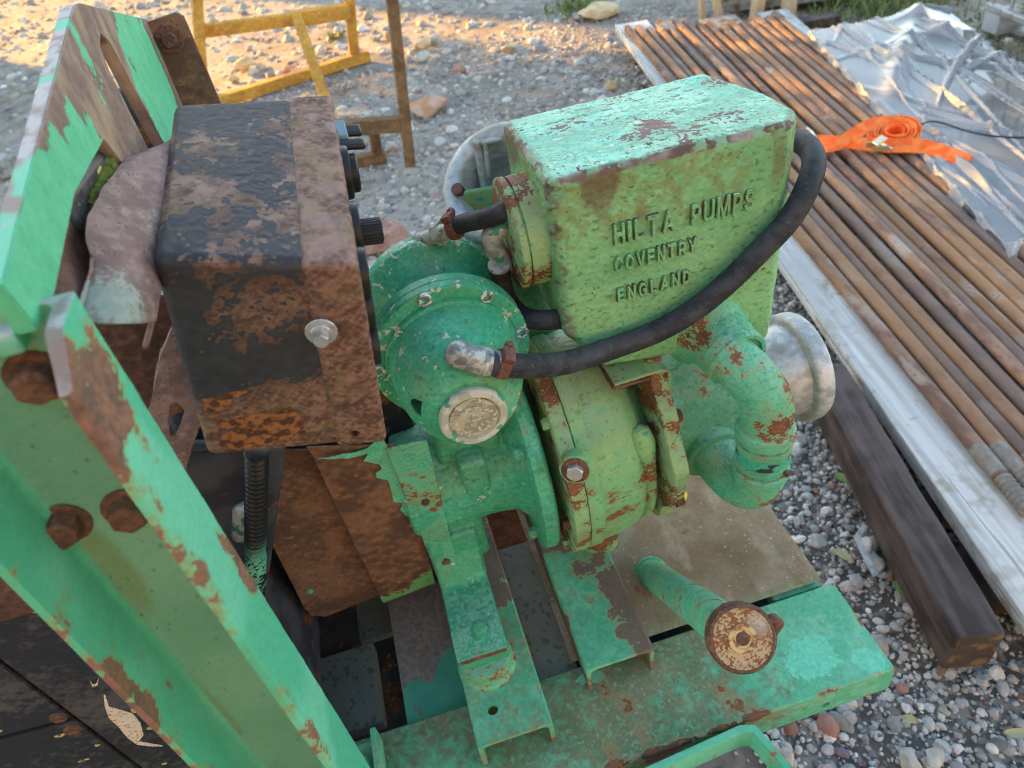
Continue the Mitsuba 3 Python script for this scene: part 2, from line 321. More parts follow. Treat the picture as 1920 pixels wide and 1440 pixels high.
def f_box(p, n, uv):
    """Control box: black enamel lost to fine brown rust; one big orange scab low on the front."""
    a, b, c = N(p, 24, 6, 4, (.9, .9, 1)), N(p, 95, 2, 3), N(p, 280, 9, 2)
    rust = box_rust(p, n, b, c)
    blk = (a - .5) * 1.2 + (b - .5) * .95 + (c - .5) * .55 + .40 * blob(p, (-.15, .80, 1.33), (.08, .10, .06)) + .45 * blob(p, (-.175, .545, 1.25), (.06, .05, .06)) + .50 * blob(p, (-.12, .55, 1.18), (.11, .06, .05)) + .30 * blob(p, (-.10, .68, 1.30), (.06, .06, .04)) + .05
    blk = blk - .60 * smoothstep(1.145, 1.115, p.z + .02 * (a - .5))
    col = mix(rust, mix((.020, .022, .028), (.048, .046, .050), b), smoothstep(-.03, .13, blk))
    q = dr.minimum(smoothstep(.046, .032, dr.abs(p.x + .155)), smoothstep(.041, .033, dr.abs(p.z - 1.124)))
    scab = q + (a - .5) * 2.0 + (b - .5) * 1.2
    orange = mix((.27, .105, .035), (.075, .03, .02), smoothstep(.40, .60, N(p, 150, 4, 3)))
    return mix(col, orange, smoothstep(.66, .84, scab))
def box_rust(p, n, b, c):
    rust = mix((.088, .046, .034), (.195, .108, .078), smoothstep(.32, .68, b * .6 + c * .4)) * (.62 + .76 * c)
    rust = mix(rust, (.30, .19, .165), smoothstep(.42, .70, N(p, 60, 31, 3)) * smoothstep(.3, .7, n.z) * .6)
    return mix(rust, (.20, .14, .06), smoothstep(.50, .70, N(p, 45, 17, 4)) * .35)
def f_lid(p, n, uv): return box_rust(p, n, N(p, 95, 2, 3), N(p, 280, 9, 2))
mat('lid_rust', f_lid, .6, bump=lambda p, n, uv: fbm(p.x * 170, p.y * 170, p.z * 170, 2), bscale=.0014)
mat('box_enamel', f_box, .55, bump=lambda p, n, uv: fbm(p.x * 170, p.y * 170, p.z * 170, 2), bscale=.0012)

def rusty(dark, mid, hot, f=20, seed=0.0, green=None, hotlo=.55):
    def fn(p, n, uv):
        a, b, c = N(p, f, seed, 3), N(p, f * 5, seed + 4, 3), N(p, f * 16, seed + 9, 2)
        col = mix(mix(dark, mid, smoothstep(.35, .65, a * .5 + b * .5)), hot, smoothstep(hotlo, hotlo + .16, b * .6 + c * .4))
        col = mix(col, (.03, .02, .015), smoothstep(.62, .70, c * .7 + b * .3) * .7)
        return green(p, col, a, b, c) if green else col
    return fn
mat('bolt_rust', rusty((.075, .04, .03), (.15, .075, .05), (.26, .12, .06), 60, 3), .7)
mat('guard_rust', rusty((.10, .058, .042), (.19, .105, .068), (.29, .15, .075), 22, 7), .8, bump=lambda p, n, uv: fbm(p.x * 300, p.y * 300, p.z * 300, 2), bscale=.0009)
def g_guard(p, col, a, b, c):
    g = smoothstep(.64, .58, p.z) * .5 + smoothstep(-.11, -.075, p.x) * .22 * smoothstep(.72, .62, p.z) + (a - .5) * .7 + (b - .5) * .35
    g2 = mix((.13, .30, .08), (.10, .36, .16), b) * (.8 + .4 * c)
    return mix(col, g2, smoothstep(.30, .36, g) * (1 - smoothstep(.62, .68, b)))
mat('guard_rust_green', rusty((.085, .046, .033), (.185, .095, .056), (.29, .135, .06), 24, 11, g_guard), .8, bump=lambda p, n, uv: fbm(p.x * 300, p.y * 300, p.z * 300, 2), bscale=.0009)
def g_cover(p, col, a, b, c):
    m = blob(p, (-.19, .48, 1.30), (.05, .07, .04)) + blob(p, (-.165, .60, 1.31), (.03, .06, .04)) * .5 + (a - .5) * .7 + (c - .5) * .7
    return mix(col, mix((.20, .30, .25), (.27, .36, .31), b), smoothstep(.30, .60, m) * .65)
mat('cover_rust', rusty((.15, .095, .085), (.24, .155, .14), (.32, .22, .20), 26, 15, g_cover), .7, bump=lambda p, n, uv: fbm(p.x * 160, p.y * 160, p.z * 160, 2), bscale=.0012)
mat('dark_rust', rusty((.06, .032, .026), (.115, .055, .042), (.16, .08, .05), 30, 19), .75)
mat('clamp_rust', rusty((.10, .045, .035), (.17, .075, .055), (.24, .11, .07), 70, 23), .6)
mat('frame_sunlit', rusty((.40, .19, .035), (.58, .30, .05), (.66, .38, .08), 9, 27), .7)  # far frame rust tinted yellow, its sunlight put into the colour
mat('trestle_rust', rusty((.12, .07, .035), (.21, .12, .055), (.30, .17, .075), 9, 27), .75)

def f_galv(p, n, uv):
    a, b, c = N(p, 30, 3, 3), N(p, 110, 5, 2), N(p, 400, 7, 2)
    col = mix((.34, .36, .37), (.50, .52, .53), smoothstep(.35, .65, a * .5 + b * .5)) * (.85 + .3 * c)
    return mix(col, (.24, .22, .16), smoothstep(.60, .72, N(p, 22, 9, 3)) * .6)
mat('galvanised', f_galv, .50, metal=.35)
mat('fitting_grey', lambda p, n, uv: mix(mix((.25, .27, .26), (.42, .44, .40), smoothstep(.4, .6, N(p, 90, 2, 3))), (.05, .24, .18), smoothstep(.60, .64, N(p, 70, 8, 3))), .45, metal=.3)
mat('elbow_grey', lambda p, n, uv: mix(mix((.22, .24, .24), (.46, .48, .44), smoothstep(.4, .6, N(p, 120, 2, 3))), (.10, .11, .115), smoothstep(.60, .72, N(p, 90, 8, 3)) * .7), .45, metal=.3)
mat('zinc', lambda p, n, uv: mix((.36, .36, .36), (.58, .58, .56), N(p, 220, 2, 3)), .4, metal=.7)
mat('bright_worn', lambda p, n, uv: mix((.20, .21, .20), (.62, .64, .62), smoothstep(.45, .60, N(p, 260, 2, 2))), .5, metal=.3)
mat('rubber', lambda p, n, uv: mix(mix((.022, .024, .029), (.042, .045, .052), smoothstep(.4, .65, N(p, 45, 1, 3))), (.075, .08, .09), smoothstep(.60, .80, N(p, 240, 3, 3)) * .5), .6, bump=lambda p, n, uv: fbm(p.x * 260, p.y * 260, p.z * 260, 2), bscale=.0004)
mat('black_plastic', (.016, .017, .019), .35)
mat('blue_plastic', lambda p, n, uv: mix((.10, .17, .22), (.16, .24, .30), N(p, 60, 2, 2)), .5)
mat('cap_tan', lambda p, n, uv: mix(mix((.37, .34, .24), (.24, .23, .17), smoothstep(.4, .6, N(p, 120, 3, 3))), (.47, .46, .38), smoothstep(.55, .65, N(p, 300, 5, 2))), .75, bump=lambda p, n, uv: fbm(p.x * 400, p.y * 400, p.z * 400, 2), bscale=.0008)
mat('cap_rim', lambda p, n, uv: mix(mix((.50, .49, .42), (.36, .38, .31), smoothstep(.4, .6, N(p, 80, 3, 3))), (.08, .30, .18), smoothstep(.62, .65, N(p, 50, 15, 3))), .6)
def f_end(p, n, uv):
    a, b = N(p, 60, 3, 3), N(p, 420, 5, 3)
    col = mix((.36, .25, .12), (.46, .38, .25), b)
    col = mix(col, (.20, .08, .032), smoothstep(.44, .56, a * .35 + b * .65))
    return mix(col, (.46, .45, .42), smoothstep(.30, .55, blob(p, (.256, .345, .858), .024) + (b - .5) * .8) * .4)
mat('end_face', f_end, .7)
mat('end_tan', lambda p, n, uv: mix((.50, .37, .16), (.24, .11, .05), smoothstep(.48, .62, N(p, 200, 3, 3))), .7)
mat('engine_black', lambda p, n, uv: mix(mix((.032, .036, .046), (.060, .064, .074), smoothstep(.4, .6, N(p, 20, 3, 3))), rustcol(N(p, 60, 2, 3), N(p, 200, 6, 2)), smoothstep(.575, .62, N(p, 14, 8, 3) * .6 + N(p, 70, 5, 3) * .4)), .45)
mat('engine_scuff', lambda p, n, uv: mix(mix((.020, .022, .030), (.085, .082, .080), smoothstep(.46, .66, N(p, 11, 3, 3) * .6 + N(p, 120, 6, 3) * .4) * .7), mix((.36, .27, .10), (.50, .40, .20), N(p, 90, 2, 2)), smoothstep(.735, .75, N(p, 45, 12, 3))), .45)
mat('bare_primer', lambda p, n, uv: mix(mix((.52, .44, .35), (.60, .53, .45), N(p, 60, 2, 3)), (.36, .19, .10), smoothstep(.56, .66, N(p, 330, 4, 3))), .8)
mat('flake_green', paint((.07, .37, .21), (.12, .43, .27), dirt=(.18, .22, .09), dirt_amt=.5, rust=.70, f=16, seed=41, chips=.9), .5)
def g_conduit(p, n, uv):
    g = smoothstep(.86, .80, p.z) * (1 - .8 * blob(p, (-.28, .66, .755), (.1, .1, .05)))
    return mix((.014, .015, .017), (.12, .42, .28), g * smoothstep(.42, .5, N(p, 40, 3, 2) * .5 + N(p, 300, 8, 2) * .5))
mat('conduit', g_conduit, .4)
mat('moss', lambda p, n, uv: mix((.05, .07, .015), (.13, .16, .03), N(p, 300, 2, 2)), .95)
mat('tray_dirt', lambda p, n, uv: mix(mix((.14, .155, .12), (.24, .22, .185), N(p, 30, 3, 4)), (.09, .085, .07), smoothstep(.66, .72, N(p, 140, 9, 2)) * .7), .8)
def f_tray(p, n, uv):
    a, b = N(p, 15, 3, 3), N(p, 70, 6, 3)
    g = mix((.06, .31, .20), (.11, .37, .24), b)
    k = mix((.19, .165, .145), (.27, .23, .20), b) * (.7 + .6 * N(p, 200, 3, 2))
    return mix(g, k, smoothstep(.50, .515, a * .6 + b * .2 + .45 * smoothstep(.60, .72, p.y) - .03))
mat('tray_paint', f_tray, .6)

# ------------------------------------------------------------------ the pump set: one machine bolted together
R = 'pump_set'
lab(R, 'green diesel pump set with tank lettered HILTA PUMPS, rusty control box and lifting post', 'water pump')
def part(name, mesh, m, label=None, smooth=35, parent=R):
    k = put(f'{parent}__{name}', mesh, m, smooth)
    if label: lab(k, label)
    return k
X, Y, Z = A((1, 0, 0)), A((0, 1, 0)), A((0, 0, 1))

# --- skid
def cprof(w, d, t, r=.009):
    """Channel section: web w wide lying along the first axis, flanges hanging d down, rounded inside and out."""
    o = sg.box(0, -d, w, 0).buffer(-.004).buffer(.004)
    i = sg.box(t, -d - .02, w - t, -t).buffer(-r).buffer(r)
    return o.difference(i)
rail = man(extr(cprof(.152, .060, .006, .006), 1.75, (-1.222, .405, .500), Y, Z))
for hx in (.425, .30, .10): rail -= man(lathe([(-.02, .0065), (.03, .0065)], (hx, .40, .462), Y, 20))
k = part('front_rail', cat(rail, rbox((.522, .407, .442), (.528, .555, .497), .002)), 'rail_paint', 'mint green front skid rail under a film of brown dirt', 30)
part('rear_rail', extr(cprof(.152, .060, .006, .006), 1.75, (-1.222, 1.02, .500), Y, Z), 'rail_paint', smooth=30)
for x0 in (-.62, -1.21): part('side_rail', extr(cprof(.10, .056, .006, .006), .46, (x0 + .10, .559, .494), -X, Z), 'rail_paint', smooth=30)
part('side_rail', extr(cprof(.08, .055, .006, .006), .454, (.512, .562, .492), -X, Z), 'rail_paint', smooth=30)
part('runner', rbox((-1.22, .43, .06), (-.10, .53, .438), .01), 'dark_rust'); part('runner', rbox((-1.22, 1.04, .06), (.30, 1.14, .438), .01), 'dark_rust')
# deck plate, dished and folded down at its edges
gx, gy = np.meshgrid(np.linspace(.10, .5145, 60), np.linspace(.565, 1.018, 60), indexing='ij')
gz = .5075 + .0025 * (meshkit.fbm(np.stack([gx * 6, gy * 6, gx * 0], -1), 3, 4) - .5) - .004 * smoothstep_np(gx, .505, .5145) - .004 * smoothstep_np(-gy, -.572, -.565)
part('deck_plate', sheet_raw(np.stack([gx, gy, gz], -1), .004), 'deck_dirt', 'brown dirty steel deck plate beside the pump', 40)
# cross channels
def channel(x0, x1, y0, y1, hole=None):
    m = man(extr(cprof(x1 - x0, .0595, .0062, .010), y1 - y0, (x1, y0, .560), -X, Z))
    if hole: m -= man(lathe([(-.02, .0075), (.02, .0075)], (*hole, .556), Z, 24))
    return rough(tm(m), .02, .0004, 60, 3)
part('cross_channel', channel(-.062, .043, .462, 1.10, (-.030, .505)), 'channel_paint', 'green cross channel under the bearing foot', 25)
part('cross_channel', channel(.110, .212, .516, 1.10), 'channel_paint', 'half rusty cross channel under the pump casing', 25)
# trays and dark steel below
part('drip_tray', rbox((-.160, .559, .470), (-.064, .80, .476), .002), 'tray_paint', 'steel plate with half its green paint peeled off')
part('drip_tray', rbox((.046, .559, .478), (.108, .82, .484), .002), 'tray_dirt', 'greenish grey tray between the cross channels')
part('drip_tray', rbox((-.36, .61, .400), (-.202, .755, .432), .006), 'tray_dirt', 'grey oily steel box section')
part('drip_tray', rbox((-.23, .78, .385), (-.17, 1.0, .40), .003), 'tray_dirt')
part('gap_shade_strip', rbox((.10, .5575, .40), (.50, .60, .470), .003), 'engine_black')  # dark strip added in the deck gap to stand for its shade
part('shade_pan', rbox((-1.15, .56, .20), (.30, 1.02, .206), .002), 'engine_black')  # black sheet added under the skid to stand for shade

# --- prop tube leaning out from the deck
pb, pt = A((.272, .660, .512)), A((.238, .351, .841)); pd = unit(pt - pb); L = np.linalg.norm(pt - pb)
k = part('prop_tube', lathe([(-.012, .0235), (L * .66, .0235), (L * .662, .0242), (L - .012, .0242), (L - .010, .0235)], pb, pd, 48), 'pipe_paint', 'green tube leaning out from the deck')
k2 = part('end_cap', cat(lathe([(L - .012, .030), (L - .010, .0345), (L + .004, .0352), (L + .007, .0335), (L + .0075, .0308), (L + .0012, .0304)], pb, pd, 64)), 'bolt_rust', 'rusty round cap', parent=k)
part('end_face', lathe([(L + .002, .0306), (L + .0068, .0306), (L + .0072, .0290), (L + .0058, .0280), (L + .0058, .0150), (L + .0030, .0148)], pb, pd, 64), 'end_face', parent=k)
part('end_ring', lathe([(L + .0065, .0150), (L + .0082, .0145), (L + .0085, .0125), (L + .0083, .0105), (L + .0075, .0100), (L + .002, .0098)], pb, pd, 48), 'end_tan', parent=k)
part('end_plug', lathe([(L + .003, .0092), (L + .0060, .0080), (L + .0078, .0048), (L + .0082, 0)], pb, pd, 24), 'bolt_rust', parent=k)
u_, v_, w_ = basis(pd)
part('cap_lug', hull([pt + X * .034 - pd * .006, pt + X * .043 - pd * .005, pt + X * .036 + Z * .012 - pd * .004, pt + X * .036 - Z * .008], .006, 2), 'bolt_rust', parent=k)
part('weld_bead', tube([pb + .0245 * (math.cos(t) * u_ + math.sin(t) * v_) - pd * (.012 + .02 * 0) + Z * 0 for t in np.linspace(0, 2 * math.pi, 40)], .003, 8), 'pipe_paint', parent=k)

# --- channel bracket standing at the front of the rail
br = []
z0, z1 = .470, .514
pl = sg.LineString([(.118, .380), (.284, .393), (.300, .388), (.318, .32), (.335, .25)]).buffer(.0055, cap_style=2, join_style=1)
k = part('front_bracket', extr(pl, z1 - z0, (0, 0, z0), X, Y, .0015), 'post_paint', 'bent green bracket in front of the skid, its edge rusted')
part('gusset', extr(sg.Polygon([(.10, .372), (.195, .379), (.30, .30), (.30, .24), (.10, .24)]), .006, (0, 0, .473), X, Y), 'pipe_paint', parent=k)
# --- small plate at the foot of the lifting post
k = part('rail_clip', cat(rbox((-.30, .478, .5015), (-.194, .545, .512), .003), rbox((-.203, .478, .511), (-.194, .545, .545), .003)), 'channel_paint')
part('bolt', bolt((-.226, .512, .512), Z, .024, .010, .016), 'channel_paint', parent=k)

# --- lifting post: a channel open towards the front, its flanges cut back at the top
def postmesh(mirror=False):
    d = .071
    o = sg.box(-.285, .357, -.180, .428).buffer(-.004).buffer(.004)
    i = sg.Polygon([(-.278, .34), (-.274, .421), (-.191, .421), (-.187, .34)]).buffer(-.011).buffer(.011)
    m = man(extr(o.difference(i), .92, (0, 0, .425), X, Y))
    m = m.trim_by_plane(tuple(unit(A((0, .62, -.78)))), float(unit(A((0, .62, -.78))) @ A((0, .345, 1.312))))
    m = tm(m)
    if mirror:
        m.vertices[:, 1] = 1.56 - m.vertices[:, 1]; m.invert()
    return m
k = part('lifting_post', rough(postmesh(), .012, .0006, 40, 2), 'post_paint', 'near lifting post, a green channel with rusted edges', 40)
for c in ((-.224, .421, 1.300), (-.271, .421, 1.179), (-.226, .421, 1.176)):
    part('bolt', rough(cat(lathe([(0, .0185), (.002, .0190), (.003, .018)], c, -Y, 28), hull([A(c) + A((.0105 * math.cos(t_), -.003, .0105 * math.sin(t_))) for t_ in np.arange(6) * math.pi / 3 + .4] + [A(c) + A((.0095 * math.cos(t_), -.0125, .0095 * math.sin(t_))) for t_ in np.arange(6) * math.pi / 3 + .4], .0036, 2)), .004, .0004, 160, 5), 'bolt_rust', 'rusty bolt head', parent=k)
part('lifting_post', postmesh(True), 'post_paint', 'far lifting post')
# --- lifting beam: thick slotted plate rising to its middle, flange folded at the far end
bp = sg.Polygon([(.405, 1.338), (.40, 1.372), (.506, 1.390), (.775, 1.433), (.80, 1.431), (1.055, 1.362), (1.078, 1.23), (.86, 1.215), (.80, 1.25), (.735, 1.28), (.698, 1.316), (.680, 1.349), (.56, 1.353), (.442, 1.336)]).buffer(.004).buffer(-.004)
slot = sg.Polygon([(.792, 1.372), (.800, 1.394), (.820, 1.400), (.838, 1.388), (.872, 1.26), (.86, 1.19), (.80, 1.19), (.800, 1.28)]).buffer(.004).buffer(-.004)
bm = man(extr(bp.difference(slot), .012, (-.212, 0, 0), Y, Z, .001))
k = part('lifting_beam', rough(tm(bm), .012, .0004, 50, 6), 'beam_paint', 'slotted lifting plate, brown with flaking green paint', 30)
fl = sg.Polygon([(-.212, 1.24), (-.212, 1.358), (-.165, 1.363), (-.158, 1.357), (-.154, 1.24)])
k2 = part('flange', rough(extr(fl, .008, (0, 1.060, 0), X, Z, .001), .012, .0005, 60, 8), 'guard_rust', 'rusty folded end of the lifting plate', parent=k)
part('bolt', cat(lathe([(0, .0165), (.0015, .017), (.0022, .016)], (-.183, 1.052, 1.337), -Y, 28), bolt((-.183, 1.0502, 1.337), -Y, .017, .010, 0, .2)), 'bolt_rust', parent=k)

# --- engine behind the post
eg = [(-1.05, .60, .52), (-.30, .59, .52), (-.30, .98, .52), (-1.05, 1.0, .52), (-1.05, .62, .90), (-.36, .60, .90), (-.36, .96, .90), (-1.05, .98, .90)]
k = part('engine', rough(hull(eg, .03, 2), .05, .004, 6, 3), 'engine_black', 'black engine casing under the lifting post')
def xz(*pts): return sg.Polygon([(p[0], p[2]) for p in pts])
def xzpath(*pts): return [A(p) for p in pts]
cow = [xz([-0.5149,0.5600,0.9414], [-0.4868,0.5600,0.9894], [-0.3955,0.5600,0.9875], [-0.3634,0.5600,0.2460], [-0.4796,0.5600,0.3556], [-0.5035,0.5600,0.7530]),
       xz([-0.5149,0.5600,0.9414], [-0.5035,0.5600,0.7530], [-0.6307,0.5600,0.7641]),
       xz([-0.6307,0.5600,0.7641], [-0.5035,0.5600,0.7530], [-0.4796,0.5600,0.3556], [-0.7621,0.5600,0.5431])]
for q, w in zip(cow, ('upper black cowl panel', None, None)):
    part('cowl_panel', extr(q.buffer(-.0022), .006, (0, .566, 0), X, Z, .0012), 'engine_scuff', w, parent=k)
part('engine_block', rough(hull([(-.32, .80, .55), (-.03, .80, .55), (-.32, 1.1, .55), (-.03, 1.1, .55), (-.32, .83, .97), (-.05, .84, .95), (-.32, 1.1, .97), (-.05, 1.1, .95)], .015, 2), .03, .003, 12, 2), 'engine_black', parent=k)
part('cowl_back', extr(cow[0].union(cow[1]).union(cow[2]).buffer(.004), .006, (0, .573, 0), X, Z), 'dark_rust', parent=k)
part('primer_patch', extr(xz([-0.4559,0.5600,0.7795], [-0.4632,0.5600,0.7552], [-0.4567,0.5600,0.7439], [-0.4481,0.5600,0.7268], [-0.4496,0.5600,0.7037], [-0.4583,0.5600,0.6758], [-0.4695,0.5600,0.6657], [-0.4620,0.5600,0.6555], [-0.4503,0.5600,0.6389], [-0.4626,0.5600,0.6481], [-0.4721,0.5600,0.6599], [-0.4742,0.5600,0.6814], [-0.4716,0.5600,0.7121], [-0.4722,0.5600,0.7338], [-0.4641,0.5600,0.7599]).buffer(.0012).buffer(-.0004), .0006, (0, .5600, 0), X, Z), 'bare_primer', 'cream patch of bare primer', parent=k)
part('primer_patch', extr(xz([-0.4556,0.5600,0.8149], [-0.4589,0.5600,0.8008], [-0.4530,0.5600,0.8019], [-0.4451,0.5600,0.8143], [-0.4534,0.5600,0.8047], [-0.4566,0.5600,0.8055]), .0006, (0, .5600, 0), X, Z), 'bare_primer', parent=k)
part('cowl_rivet', lathe([(0, .010), (.002, .009), (.003, .005), (.003, 0)], (A([-0.5161,0.5600,0.7645])), -Y, 24), 'bolt_rust', parent=k)
part('cowl_rivet', lathe([(0, .010), (.002, .009), (.003, .005), (.003, 0)], (A([-0.5163,0.5600,0.7326])), -Y, 24), 'bolt_rust', parent=k)
# rusty cross bar above the cowl, dark panel and torn bracket beside the box
part('cross_bar', rough(hull([A([-0.4948,0.5500,0.9708]), A([-0.4026,0.5500,0.9699]), A([-0.4285,0.5500,1.0839]), A([-0.3335,0.5500,1.0861]), A([-0.5398,0.6000,0.9181]), A([-0.4257,0.6000,0.9099]), A([-0.4713,0.6000,1.0349]), A([-0.3629,0.6000,1.0353])], .006), .02, .0012, 40, 2), 'dark_rust', 'dark rusty bar behind the lifting post')
part('radiator_panel', rough(extr(xz([-0.2821,0.6400,1.2382], [-0.1957,0.6400,1.2113], [-0.2222,0.6400,1.1306], [-0.2630,0.6400,1.1028], [-0.3283,0.6400,1.0187], [-0.3373,0.6400,1.1306]), .006, (0, .646, 0), X, Z), .02, .002, 30, 2), 'dark_rust', 'dark rusty panel in the shade of the cover sheet')
tb = xz([-0.1992,0.6000,1.2043], [-0.2225,0.6000,1.1745], [-0.2649,0.6000,1.1098], [-0.2827,0.6000,1.0371], [-0.3057,0.6000,0.9558], [-0.2908,0.6000,0.9719], [-0.2498,0.6000,1.0513], [-0.2211,0.6000,1.0928], [-0.1945,0.6000,1.0971], [-0.1629,0.6000,1.1790])
hl = xz([-0.2346,0.6000,1.1263], [-0.2269,0.6000,1.1303], [-0.2246,0.6000,1.1142], [-0.2354,0.6000,1.0984], [-0.2513,0.6000,1.0826], [-0.2446,0.6000,1.1091])
part('torn_bracket', rough(extr(tb.difference(hl).buffer(.003).buffer(-.003), .005, (0, .605, 0), X, Z), .012, .004, 22, 6), 'cover_rust', 'torn rusty bracket beside the control box')
part('engine_panel', hull([A([-0.2923,0.7000,0.9955]), A([-0.1889,0.7000,0.9539]), A([-0.4488,0.7000,0.6091]), A([-0.3655,0.7000,0.5579]), A([-0.3340,0.8000,0.9163]), A([-0.2159,0.8000,0.8687]), A([-0.5129,0.8000,0.4747]), A([-0.4177,0.8000,0.4161])], .01), 'engine_black', 'dark blue black engine side behind the conduit')
part('engine_lug', rough(hull([A([-0.2576,0.6900,0.8812]), A([-0.2746,0.6900,0.8410]), A([-0.2582,0.6900,0.8332]), A([-0.2429,0.6900,0.8849])], .012, 2), .006, .001, 60, 1), 'fitting_grey')
part('wire', tube(spline([A([-0.2649,0.6400,1.0380]), A([-0.2583,0.6300,1.0426]), A([-0.2488,0.6300,1.0388]), A([-0.2400,0.6400,1.0271])], 16), .0011, 8), 'black_plastic')
# painted bar and moss under the lifting beam, bent flange of the old cover, air cleaner behind
k = part('painted_bar', rough(hull([A([-0.2139,0.7278,1.3406]), A([-0.2086,0.7326,1.3316]), A([-0.2176,0.5677,1.3386]), A([-0.2160,0.5793,1.3215]), A([-0.2247,0.5591,1.3274]), A([-0.2362,0.7878,1.3137]), A([-0.2444,0.6227,1.3053]), A([-0.2252,0.7813,1.3081]), A([-0.2410,0.6373,1.2920])], .004), .006, .0006, 90, 4), 'engine_scuff', 'black bar with scraped yellow paint under the lifting beam')
part('moss', rough(tube(spline([A([-0.2143,0.7201,1.3237]), A([-0.2118,0.6723,1.3225]), A([-0.2126,0.6316,1.3212]), A([-0.2145,0.6045,1.3203])], 24), .010, 12), .003, .006, 180, 3), 'moss', parent=k)
part('bent_flange', sheet([[[-0.2190,0.5416,1.3389], [-0.2154,0.5631,1.3337], [-0.2160,0.5793,1.3215], [-0.2106,0.5893,1.3032]], [[-0.2196,0.5135,1.3370], [-0.2159,0.5307,1.3267], [-0.2141,0.5457,1.3136], [-0.2099,0.5571,1.2967]], [[-0.2217,0.4775,1.3333], [-0.2176,0.4896,1.3248], [-0.2075,0.4932,1.3154], [-0.2092,0.5147,1.2937]], [[-0.2180,0.4566,1.3327], [-0.2151,0.4653,1.3202], [-0.2115,0.4736,1.3073], [-0.2030,0.4774,1.2977]]], .004), 'dark_rust', 'dark rusty bent flange')
part('side_skin', sheet([[[-0.2656,0.5358,1.3548], [-0.2512,0.6050,1.3608], [-0.2416,0.6599,1.3492]], [[-0.2598,0.4812,1.3386], [-0.2454,0.5206,1.3406], [-0.2305,0.5540,1.3359]], [[-0.2517,0.4314,1.3283], [-0.2380,0.4489,1.3279], [-0.2195,0.4657,1.3276]]], .006) if False else rbox((-.262, .405, 1.325), (-.213, .47, 1.3385), .003), 'post_paint', 'green end of the lifting beam on the post')
part('air_cleaner', cat(lathe([(-.10, .030), (-.09, .045), (.06, .045), (.075, .040), (.08, .0)], [-0.2945,1.0777,1.2086], (.35, .25, .75), 40)), 'engine_black', 'dark cylinder behind the lifting beam')
# rusty cover sheet bent over the engine beside the box
part('cover_sheet', rough(sheet([[[-0.1989,0.7090,1.3212], [-0.1891,0.7245,1.3178], [-0.1784,0.7405,1.3152], [-0.1584,0.7844,1.3081]],
    [[-0.1990,0.6372,1.3302], [-0.1912,0.6405,1.3278], [-0.1809,0.6654,1.3199], [-0.1598,0.7152,1.3044]],
    [[-0.2027,0.5524,1.3312], [-0.1949,0.5531,1.3256], [-0.1829,0.5749,1.3145], [-0.1609,0.6290,1.2965]],
    [[-0.1993,0.5211,1.3184], [-0.1952,0.5194,1.3172], [-0.1824,0.5286,1.3070], [-0.1687,0.5770,1.2808]],
    [[-0.2005,0.4821,1.3114], [-0.1965,0.4810,1.3108], [-0.1820,0.4857,1.3034], [-0.1729,0.5307,1.2724]],
    [[-0.2007,0.4594,1.3080], [-0.1963,0.4577,1.3069], [-0.1821,0.4615,1.2984], [-0.1757,0.5074,1.2679]]], .003), .006, .0012, 60, 3), 'cover_rust', 'rusty bent cover sheet with a bloom of pale green', 50)
part('split_pin', tube([A([-0.1760,0.5106,1.2717]), A([-0.1832,0.5118,1.2609]), A([-0.1942,0.5136,1.2456])], .0022, 8), 'cover_rust')

# --- control box, hung askew on rubber mounts
TBL, TBR, TFL, TFR, BFL, BFR = (A(q) for q in ([-0.1591,0.8240,1.3263], [-0.0154,0.8249,1.3002], [-0.1633,0.5372,1.3003], [-0.0289,0.5248,1.2601], [-0.2070,0.5515,1.0865], [-0.0549,0.5472,1.0526]))
BBL, BBR = BFL + (TBL - TFL), BFR + (TBR - TFR)
def lerp(a, b, t): return a * (1 - t) + b * t
def inset(ps, r):
    c = np.mean(ps, axis=0)
    return [p + unit(c - p) * r * 1.7 for p in ps]
s0, s1 = .743, .757
body = [TBL, lerp(TBL, TBR, s0), TFL, lerp(TFL, TFR, s0), BFL, lerp(BFL, BFR, s0), BBL, lerp(BBL, BBR, s0)]
k = part('control_box', rough(hull(inset(body, .010), .010, 2), .008, .0008, 30, 5), 'box_enamel', 'rust eaten black control box', 40)
oz = unit(np.cross(TFR - TFL, BFL - TFL)) ; cen = np.mean(body, axis=0)
lidp = [lerp(a, b, s1) for a, b in ((TBL, TBR), (TFL, TFR), (BFL, BFR), (BBL, BBR))] + [TBR, TFR, BFR, BBR]
lc = np.mean(lidp, axis=0); ax = unit(TBR - TBL)
lidp = [p + .0025 * unit((p - lc) - ax * ((p - lc) @ ax)) for p in lidp]
lid = rough(hull(inset(lidp, .007), .007, 2), .008, .0005, 30, 6)
lid = tm(man(lid) - man(lathe([(-.02, .0045), (.03, .0045)], A([-0.0758,0.5484,1.0752]), oz, 16)))
part('lid', lid, 'lid_rust', 'rusty lid rim of the control box', 40, parent=k)
fn_ = unit(np.cross(BFL - TFL, TFR - TFL)); fn_ = fn_ if fn_[1] < 0 else -fn_
sc = A([-0.0682,0.5366,1.2081])
def onface(px):  # foot of a point on the front face of the box
    return px - fn_ * ((px - TFR) @ fn_)
sc = onface(sc) + fn_ * .0015
part('lid_screw', cat(lathe([(0, .0128), (.0012, .0134), (.0022, .0128), (.0026, .006)], sc, fn_, 40), bolt(sc + fn_ * .002, fn_, .0125, .0105, .0088, .2)), 'zinc', 'bright screw with a wide washer', parent=k)
part('plug_hole', lathe([(0, .0045), (.0012, .0045), (.0016, .003), (.0004, .0028), (.0004, 0)], onface(A([-0.0939,0.5442,1.0855])) + fn_ * .0005, fn_, 20), 'box_enamel', parent=k)
